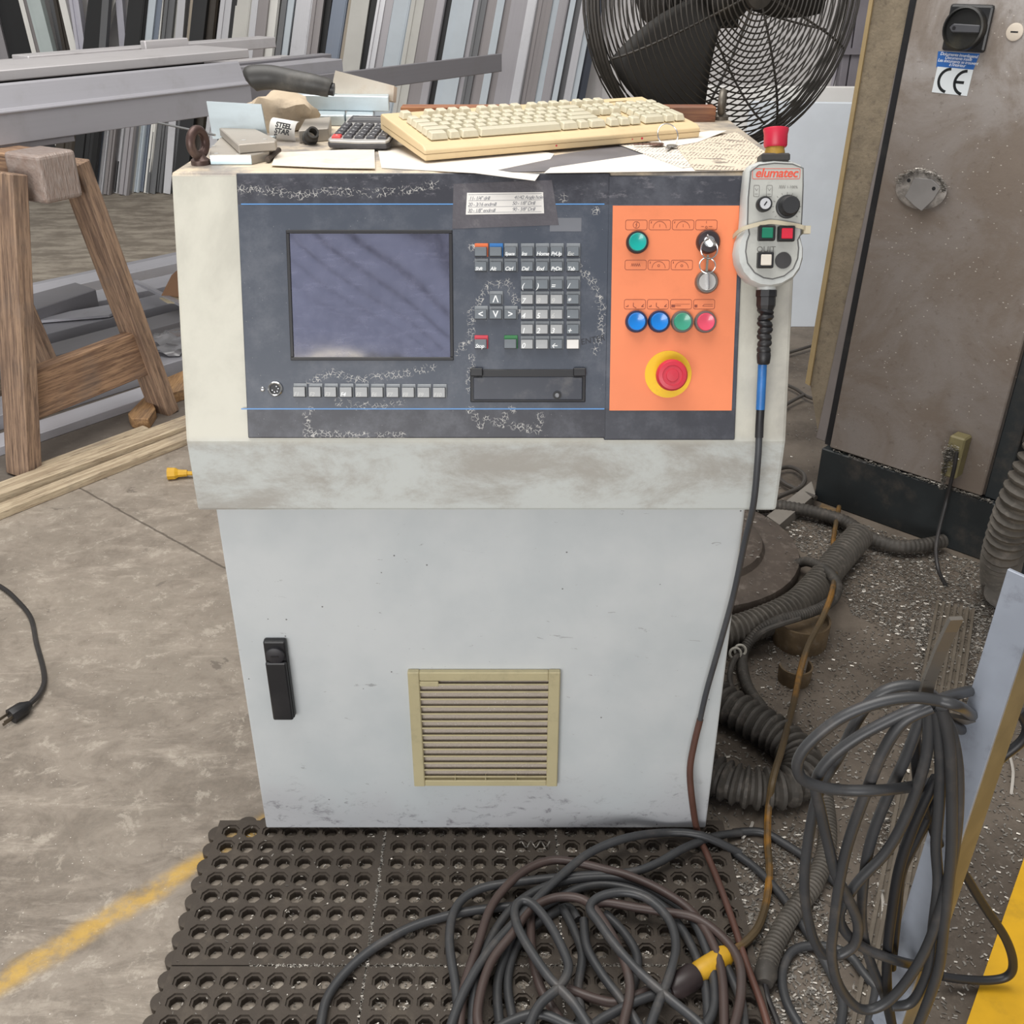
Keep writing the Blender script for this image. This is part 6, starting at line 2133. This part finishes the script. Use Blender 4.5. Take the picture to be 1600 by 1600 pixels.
B0 = MATT + 0.0075
STR = [
    ([(30, 760), (45, 674), (65, 590), (120, 510), (210, 430), (330, 360), (460, 318), (580, 296), (690, 287), (760, 300)], B0, 0),
    ([(455, 760), (475, 674), (520, 560), (600, 430), (720, 300), (830, 190), (930, 110), (1050, 62), (1180, 45, B0 + .012), (1300, 55, B0 + .016), (1424, 112, .010)], B0 + .030, 0),
    ([(520, 760), (500, 674), (490, 560), (468, 400), (490, 290), (560, 232), (680, 208), (880, 187), (1060, 175), (1150, 145), (1240, 95), (1330, 60, B0), (1425, 44, .010)], B0 + .015, 0),
    ([(500, 720), (515, 560), (560, 420), (610, 280), (700, 180), (800, 136), (900, 146), (980, 165), (1060, 187), (1160, 232), (1260, 300), (1330, 400), (1365, 520), (1372, 720)], B0 + .022, 1),
    ([(540, 740), (560, 500), (650, 320), (760, 232), (900, 195), (1050, 196), (1150, 240), (1260, 320), (1320, 450), (1340, 560), (1332, 640), (1280, 720)], B0 + .014, 0),
    ([(590, 760), (560, 640), (600, 480), (680, 370), (740, 292), (830, 256), (920, 272), (990, 360), (1040, 460), (1062, 560), (1040, 674), (1020, 760)], B0 + .030, 1),
    ([(640, 740), (625, 560), (650, 450), (700, 340), (790, 280), (900, 225), (1000, 215), (1120, 250), (1210, 330), (1270, 430), (1310, 550), (1320, 700)], B0 + .006, 0),
    ([(960, 740), (880, 610), (800, 525), (740, 440), (695, 360), (682, 300), (705, 268), (745, 282), (800, 350), (850, 450), (858, 500), (830, 550), (765, 610), (728, 690), (720, 760)], B0 + .040, 0),
    ([(700, 760), (660, 560), (680, 440), (735, 360), (850, 290), (890, 330)], B0, 0),
    ([(1100, 760), (1150, 620), (1190, 520), (1213, 420), (1190, 330), (1120, 262), (1040, 240), (960, 256), (930, 292), (960, 340), (1010, 410), (1085, 495), (1180, 580), (1290, 672), (1340, 740)], B0 + .036, 0),
    ([(920, 290), (980, 275), (1080, 290), (1180, 306), (1280, 326), (1370, 392), (1420, 470), (1426, 580), (1400, 700)], B0 + .026, 1),
    ([(840, 290), (880, 370), (905, 450), (890, 560), (900, 640), (880, 740)], B0 + .004, 0),
    ([(735, 320), (740, 440), (770, 560), (830, 660), (850, 740)], B0 + .010, 1),
    ([(910, 330), (920, 420), (970, 510), (1030, 590), (1090, 680), (1120, 760)], B0 + .018, 0),
    ([(980, 310), (1040, 370), (1085, 450), (1075, 540), (1040, 640)], B0 + .004, 0),
    ([(855, 556), (930, 585), (1005, 603), (1060, 590), (1130, 560), (1200, 545)], B0 + .010, 1),
    ([(1300, 340), (1350, 430), (1395, 520), (1430, 610), (1440, 740)], B0 + .008, 0),
    ([(560, 760), (620, 690), (760, 640), (900, 690), (980, 650), (1080, 600), (1190, 560)], B0 + .022, 0),
]
for pts, z, red in STR:
    strand(pts, z, PILE, mat=M_CABR if red else M_CAB)


# ================================================================== STEEL POST WITH HANGING COIL
M_POST = paint('post_blue_grey', '9aa1ad', 0.45, 0.1, var=0.12, scale=9, dirt='5f6168', dirt_amt=0.55, dirt_scale=22)
pt0 = at_y(1372, 1560, 0.95)
pt1 = at_y(1573, 940, 0.95)
pdir = (pt1 - pt0).normalized()
foot = pt0 - pdir * (pt0.z / pdir.z)
n1 = Vector((-0.78, -0.62, 0)).normalized()
e1 = Vector((-n1.y, n1.x, 0))                # along the blue face
if e1.dot(Vector((1, 0, 0))) < 0:
    e1 = -e1
PTM = frame(foot, e1, -n1, pdir) if False else Matrix((e1, -n1, pdir)).transposed().to_4x4()
PTM.translation = foot
zt_ = at_y(1590, 884, 0.95).z
PL = zt_ / pdir.z
PST = thing('steel_post', foot, 'blue-grey steel angle post with tan edge at lower right', 'post')
MB().box(0, 0.041, 0, 0.005, 0.0, PL, PTM).build('post_flange', M_POST, PST, bevel=0.0008, M=PTM)
MB().box(0.036, 0.041, 0.005, 0.055, 0.0, PL, PTM).build('post_flange', paint('post_tan', '8a7956', 0.6, var=0.2, scale=14, dirt='5d5240', dirt_amt=0.4), PST, bevel=0.0008, M=PTM)
MB().box(-0.01, 0.06, -0.01, 0.06, 0, 0.006, PTM).build('foot_plate', M_POST, PST)
# flat hook bar carrying the coil
hk = [at_y(1520, 1128, 0.94), at_y(1470, 1118, 0.905), at_y(1440, 1108, 0.88), at_y(1452, 1060, 0.875), at_y(1470, 1015, 0.87), at_y(1484, 985, 0.865), at_y(1494, 966, 0.86)]
hb_ = MB()
for p, q in zip(hk[:-1], hk[1:]):
    hb_.bar(p, q, 0.005, 0.014, Vector((1, 0.1, 0)))
hb_.build('hook_bar', paint('hook_steel', '77726b', 0.4, 0.5, var=0.2), PST)
COIL = thing('hanging_cable', at_z(1380, 1540, 0), 'loops of dark grey cable hanging on the post hook', 'cable coil')


def c4(x, y):
    return 1150 + x / 2.2867, 900 + y / 2.2867


def hang(pts, y0, r=0.0066, mat=None):
    P = []
    for p in pts:
        px, py = c4(p[0], p[1])
        yy = p[2] if len(p) > 2 else y0
        w_ = at_y(px, py, yy)
        if w_.z < 0.009:
            w_ = at_z(px, py, 0.009)
        P.append(w_)
    return MB().tube(smooth_path(P, 7), r, 9).build('cable_loop', mat or M_CAB, COIL, smooth=True)


M_CABK = paint('cable_black', '242528', 0.45, var=0.2)
hang([(930, 560, 1.03), (870, 520, .985), (835, 492, .92), (790, 465), (720, 445), (620, 435), (500, 455), (370, 510), (260, 600), (220, 670), (235, 722), (290, 750), (380, 765), (520, 765), (640, 750, .90), (720, 730, .94), (800, 690, .97)], 0.86)
hang([(960, 392, 1.04), (880, 402, .99), (780, 425, .90), (680, 460), (560, 510), (430, 580), (330, 660), (285, 740), (300, 830), (330, 960), (355, 1060), (400, 1150), (435, 1240), (425, 1315), (375, 1352), (335, 1350)], 0.875)
hang([(720, 440), (650, 395), (560, 400), (490, 440), (430, 520), (370, 640), (300, 760), (265, 900), (245, 1060), (250, 1180), (275, 1290), (310, 1350), (340, 1345)], 0.905)
hang([(700, 470), (600, 520), (530, 620), (470, 760), (405, 940), (372, 1080), (350, 1240), (342, 1360), (372, 1470), (440, 1545), (520, 1535), (600, 1460), (680, 1330), (740, 1160), (785, 940), (795, 720), (770, 560), (725, 470)], 0.87)
hang([(670, 480), (610, 640), (545, 780), (490, 920), (460, 1060), (450, 1240), (480, 1380), (530, 1500), (560, 1620)], 0.90)
hang([(690, 480), (680, 640), (620, 830), (540, 980), (430, 1100), (372, 1200), (390, 1270), (460, 1330), (560, 1370), (640, 1390, .91), (720, 1400, .95)], 0.885)
hang([(715, 470), (730, 640), (727, 800), (715, 960), (722, 1100), (705, 1250), (690, 1400), (630, 1520), (555, 1538)], 0.88)
hang([(735, 470), (765, 620), (772, 900), (762, 1080), (742, 1260), (720, 1420), (650, 1610)], 0.865)
hang([(715, 720), (640, 880), (585, 1040), (555, 1220), (540, 1370), (542, 1500), (560, 1620)], 0.895, mat=M_CABK)
hang([(640, 560), (655, 760), (700, 890), (725, 960)], 0.915, mat=M_CABK)
hang([(740, 760), (640, 950), (590, 1060), (575, 1200), (555, 1400)], 0.915, mat=M_CABK)
hang([(780, 1030), (815, 1065), (880, 1170), (960, 1290), (990, 1380), (970, 1430), (900, 1445), (800, 1440), (735, 1430)], 1.01, mat=M_CABK)
hang([(920, 600, 1.03), (850, 560, .985), (780, 540, .92), (720, 500)], 0.89)
hang([(1010, 480), (1040, 540), (1020, 590), (960, 640), (900, 690), (830, 720)], 1.03, mat=M_CABK)
# links from the pile over the floor to the post
LNK = thing('linking_cable', at_z(1300, 1400, 0), 'grey cables snaking over the floor between mat pile and post', 'cable')
for pts, z in (([(-10, 917), (90, 915), (180, 960), (280, 1030), (370, 1110), (430, 1200), (470, 1340), (500, 1460), (470, 1620)], 0.009),
               ([(-10, 985), (80, 1052), (170, 1152), (260, 1282), (340, 1420), (380, 1520), (372, 1620)], 0.009),
               ([(235, 1620), (180, 1520), (165, 1420), (205, 1338), (300, 1322), (400, 1352), (460, 1425), (525, 1500)], 0.010)):
    strand(pts, z, LNK, 0.0072, M_CAB, 'cable_strand', c4)

# ================================================================== FLOOR RAIL AND YELLOW PLATE
RA, RB_ = at_z(1390, 1540, 0), at_z(1492, 950, 0)
rd = (RB_ - RA)
rd.z = 0
RL = rd.length
rdn = rd.normalized()
rs_ = Vector((rdn.y, -rdn.x, 0))
RM = frame(RA - rdn * 0.4, rdn, -rs_, Vector((0, 0, 1)))
RAIL = thing('floor_rail', RA, 'ribbed aluminium floor rail filled with chips beside the post', 'rail')
M_RAIL = paint('rail_dusty', '756c60', 0.55, 0.2, var=0.2, scale=20, dirt='5b5248', dirt_amt=0.4, dirt_scale=30)
MB().box(0, RL + 0.4, -0.044, 0.044, 0.0, 0.005, RM).build('rail_base', M_RAIL, RAIL, M=RM)
for k in range(7):
    yk = -0.040 + 0.0133 * k
    MB().box(0, RL + 0.4, yk - 0.0030, yk + 0.0030, 0.005, 0.011, RM).build('rail_rib', M_RAIL, RAIL, M=RM)
yA, yB_ = at_z(1508, 1606, 0), at_z(1602, 1335, 0)
yd_ = (yB_ - yA).normalized()
yr_ = Vector((yd_.y, -yd_.x, 0))
b = MB().prism([((yA - yd_ * .3).x, (yA - yd_ * .3).y), ((yA - yd_ * .3 + yr_ * .5).x, (yA - yd_ * .3 + yr_ * .5).y), ((yB_ + yd_ * .4 + yr_ * .5).x, (yB_ + yd_ * .4 + yr_ * .5).y), ((yB_ + yd_ * .4).x, (yB_ + yd_ * .4).y)], 0, 0.006)
tag(b.build('yellow_plate', paint('yellow_floor_plate', 'dba814', 0.5, var=0.12, scale=14, dirt='8a6d22', dirt_amt=0.35, dirt_scale=12)), 'bright yellow steel floor plate at lower right corner', 'plate')

# ================================================================== SWARF
RN = np.random.default_rng(5)


def chips(name, spots, mat, size, label):
    """spots: list of (x, y, z); each a curled sliver of aluminium"""
    v, f = [], []
    for (x, y, z) in spots:
        a = RN.uniform(0, math.pi * 2)
        L = size * RN.uniform(0.35, 1.3)
        w_ = size * RN.uniform(0.10, 0.22)
        cx, sx = math.cos(a), math.sin(a)
        k = len(v)
        t1, t2 = RN.uniform(0, L * 0.5), RN.uniform(0, L * 0.25)
        v += [(x - cx * L / 2 - sx * w_, y - sx * L / 2 + cx * w_, z + t2), (x - cx * L / 2 + sx * w_, y - sx * L / 2 - cx * w_, z),
              (x + cx * L / 2 + sx * w_, y + sx * L / 2 - cx * w_, z + t1 * .4), (x + cx * L / 2 - sx * w_, y + sx * L / 2 + cx * w_, z + t1 * .4 + t2)]
        f.append((k, k + 1, k + 2, k + 3))
    me = bpy.data.meshes.new(name)
    me.from_pydata(v, [], f)
    me.materials.append(mat)
    o = bpy.data.objects.new(name, me)
    link(o, Matrix.Identity(4))
    return tag(o, label, 'metal chips', None, 'stuff')


M_CHIP = paint('swarf_bright', 'aaa59d', 0.35, 0.45, var=0.55, scale=90)


def in_img(poly, n, z=0.001, dens=None):
    """random floor spots inside a picture polygon"""
    P = [at_z(a, b, z) for a, b in poly]
    xs, ys = [p.x for p in P], [p.y for p in P]
    out = []
    tries = 0
    while len(out) < n and tries < n * 30:
        tries += 1
        x, y = RN.uniform(min(xs), max(xs)), RN.uniform(min(ys), max(ys))
        ins = False
        for i in range(len(P)):
            a, b = P[i], P[i - 1]
            if (a.y > y) != (b.y > y) and x < (b.x - a.x) * (y - a.y) / (b.y - a.y) + a.x:
                ins = not ins
        if ins:
            out.append((x, y, z + RN.uniform(0, 0.001)))
    return out


sp_ = []
sp_ += in_img([(1200, 820), (1290, 800), (1560, 890), (1600, 930), (1560, 1000), (1420, 1000), (1330, 960), (1300, 900)], 7000)
sp_ += in_img([(1430, 960), (1600, 930), (1590, 1100), (1500, 1160), (1430, 1080)], 3200)
sp_ += in_img([(1105, 1000), (1600, 960), (1600, 1600), (1180, 1600), (1150, 1320), (1110, 1290)], 5200)
sp_ += in_img([(1140, 1320), (1260, 1300), (1330, 1600), (1190, 1600)], 1500)
sp_ += in_img([(1380, 1240), (1440, 1220), (1420, 1600), (1350, 1600)], 700)
for _ in range(1500):
    q_ = RM @ Vector((RN.uniform(0, RL + .4), RN.uniform(-.05, .05), 0.0062 + RN.uniform(0, .004)))
    sp_.append(tuple(q_))
sp_ += in_img([(1220, 520), (1330, 560), (1330, 760), (1210, 790)], 200)
chips('floor_swarf', sp_, M_CHIP, 0.0065, 'fine aluminium swarf scattered over the dark floor round the machine')
# chips caught in the mat holes and joints
sm = []
mm = (SEC - 8 * PIT) / 2
for I in range(3):
    for J in range(3):
        for i in range(8):
            for j in range(8):
                cx = MX0 + I * SEC + mm + PIT * (i + .5)
                cy = MY0 - J * SEC - mm - PIT * (j + .5)
                dens = 4 + int(26 * min(1, max(0, (cx + 0.35) / 0.35)))
                for _ in range(int(dens * RN.uniform(0.3, 1.2))):
                    a, r = RN.uniform(0, 6.283), 0.0102 * math.sqrt(RN.uniform(0, 1))
                    sm.append((cx + r * math.cos(a), cy + r * math.sin(a), 0.0015 + RN.uniform(0, 0.003)))
for I in range(1, 3):
    for _ in range(1100):
        sm.append((MX0 + I * SEC + RN.normal(0, 0.0014), MY0 - RN.uniform(0, 3 * SEC), MATT - 0.003 + RN.uniform(0, .004)))
for J in range(1, 3):
    for _ in range(900):
        sm.append((MX0 + RN.uniform(0.12, 3 * SEC), MY0 - J * SEC + RN.normal(0, 0.0014), MATT - 0.003 + RN.uniform(0, .004)))
for _ in range(900):
    sm.append((MX0 + RN.uniform(0.0, 3 * SEC), MY0 - RN.uniform(0, 3 * SEC), MATT + 0.0004))
chips('mat_swarf', sm, M_CHIP, 0.0042, 'fine aluminium chips caught in the mat holes and joints')
# swarf on the machine plinth ledge and the fan base
sl = []
for _ in range(500):
    t_ = RN.uniform(0, 1)
    p = m0 + mdir * (dw + 0.03) * t_ ** 0.45
    sl.append((p.x + mn_.x * RN.uniform(-.004, .003), p.y + mn_.y * RN.uniform(-.004, .003), PLH + RN.uniform(-.002, .004)))
for _ in range(350):
    a, r = RN.uniform(0, 6.283), 0.28 * math.sqrt(RN.uniform(0, 1))
    z = 0.041 if r > 0.20 else 0.066
    sl.append((FANX + r * math.cos(a), FANY + r * math.sin(a), z + .001))
for _ in range(420):
    q = md(1497 + RN.normal(0, 5), 702 + RN.normal(0, 6))
    w_ = MD @ Vector((q[0], q[1], 0.047 + RN.uniform(0, .012)))
    sl.append(tuple(w_))
for _ in range(300):
    t_ = RN.uniform(0, 1)
    w_ = MD @ Vector((*md(1493 - 10 * t_ + RN.normal(0, 2), 705 + 52 * t_), 0.058 - 0.012 * t_))
    sl.append(tuple(w_))
for _ in range(350):
    a = RN.uniform(0.1, 2.9)
    q = md(1441, 296)
    w_ = MD @ Vector((q[0] + .060 * math.cos(a) + RN.normal(0, .004), q[1] + .043 * math.sin(a) + RN.normal(0, .004), 0.012 + RN.uniform(0, .008)))
    sl.append(tuple(w_))
chips('ledge_swarf', sl, M_CHIP, 0.007, 'aluminium swarf lying on machine ledges and the fan base')
# a few long curled slivers
for i, (a, b_, lab) in enumerate((((1578, 1182), (1580, 1240), 'long white plastic sliver on the floor near right edge'), ((1372, 1380), (1378, 1450), 'long pale sliver beside the rail'),
                                  ((1160, 1310), (1176, 1285), 'short pale sliver beside the mat corner'))):
    p, q = at_z(*a, .004), at_z(*b_, .004)
    m_ = p.lerp(q, .5) + Vector((0.006, 0.004, 0.002))
    tag(MB().tube(smooth_path([p, m_, q], 5), 0.0028, 5).build('metal_sliver', paint('sliver_pale', 'c7c2ba', 0.5), None), lab, 'metal sliver')
# dry curl and leaf at the foot of the cabinet
p = at_z(812, 1322, MATT + .002)
spn = [p + Vector((0.004 * k, 0.006 * math.sin(k * 1.5), 0.004 + 0.004 * math.cos(k * 1.5))) for k in range(14)]
tag(MB().tube(smooth_path(spn, 4), 0.0012, 5).build('swarf_curl', M_CHIP, None, smooth=True), 'silvery spiral swarf curl at the cabinet foot on mat', 'metal curl')

finish_texts()
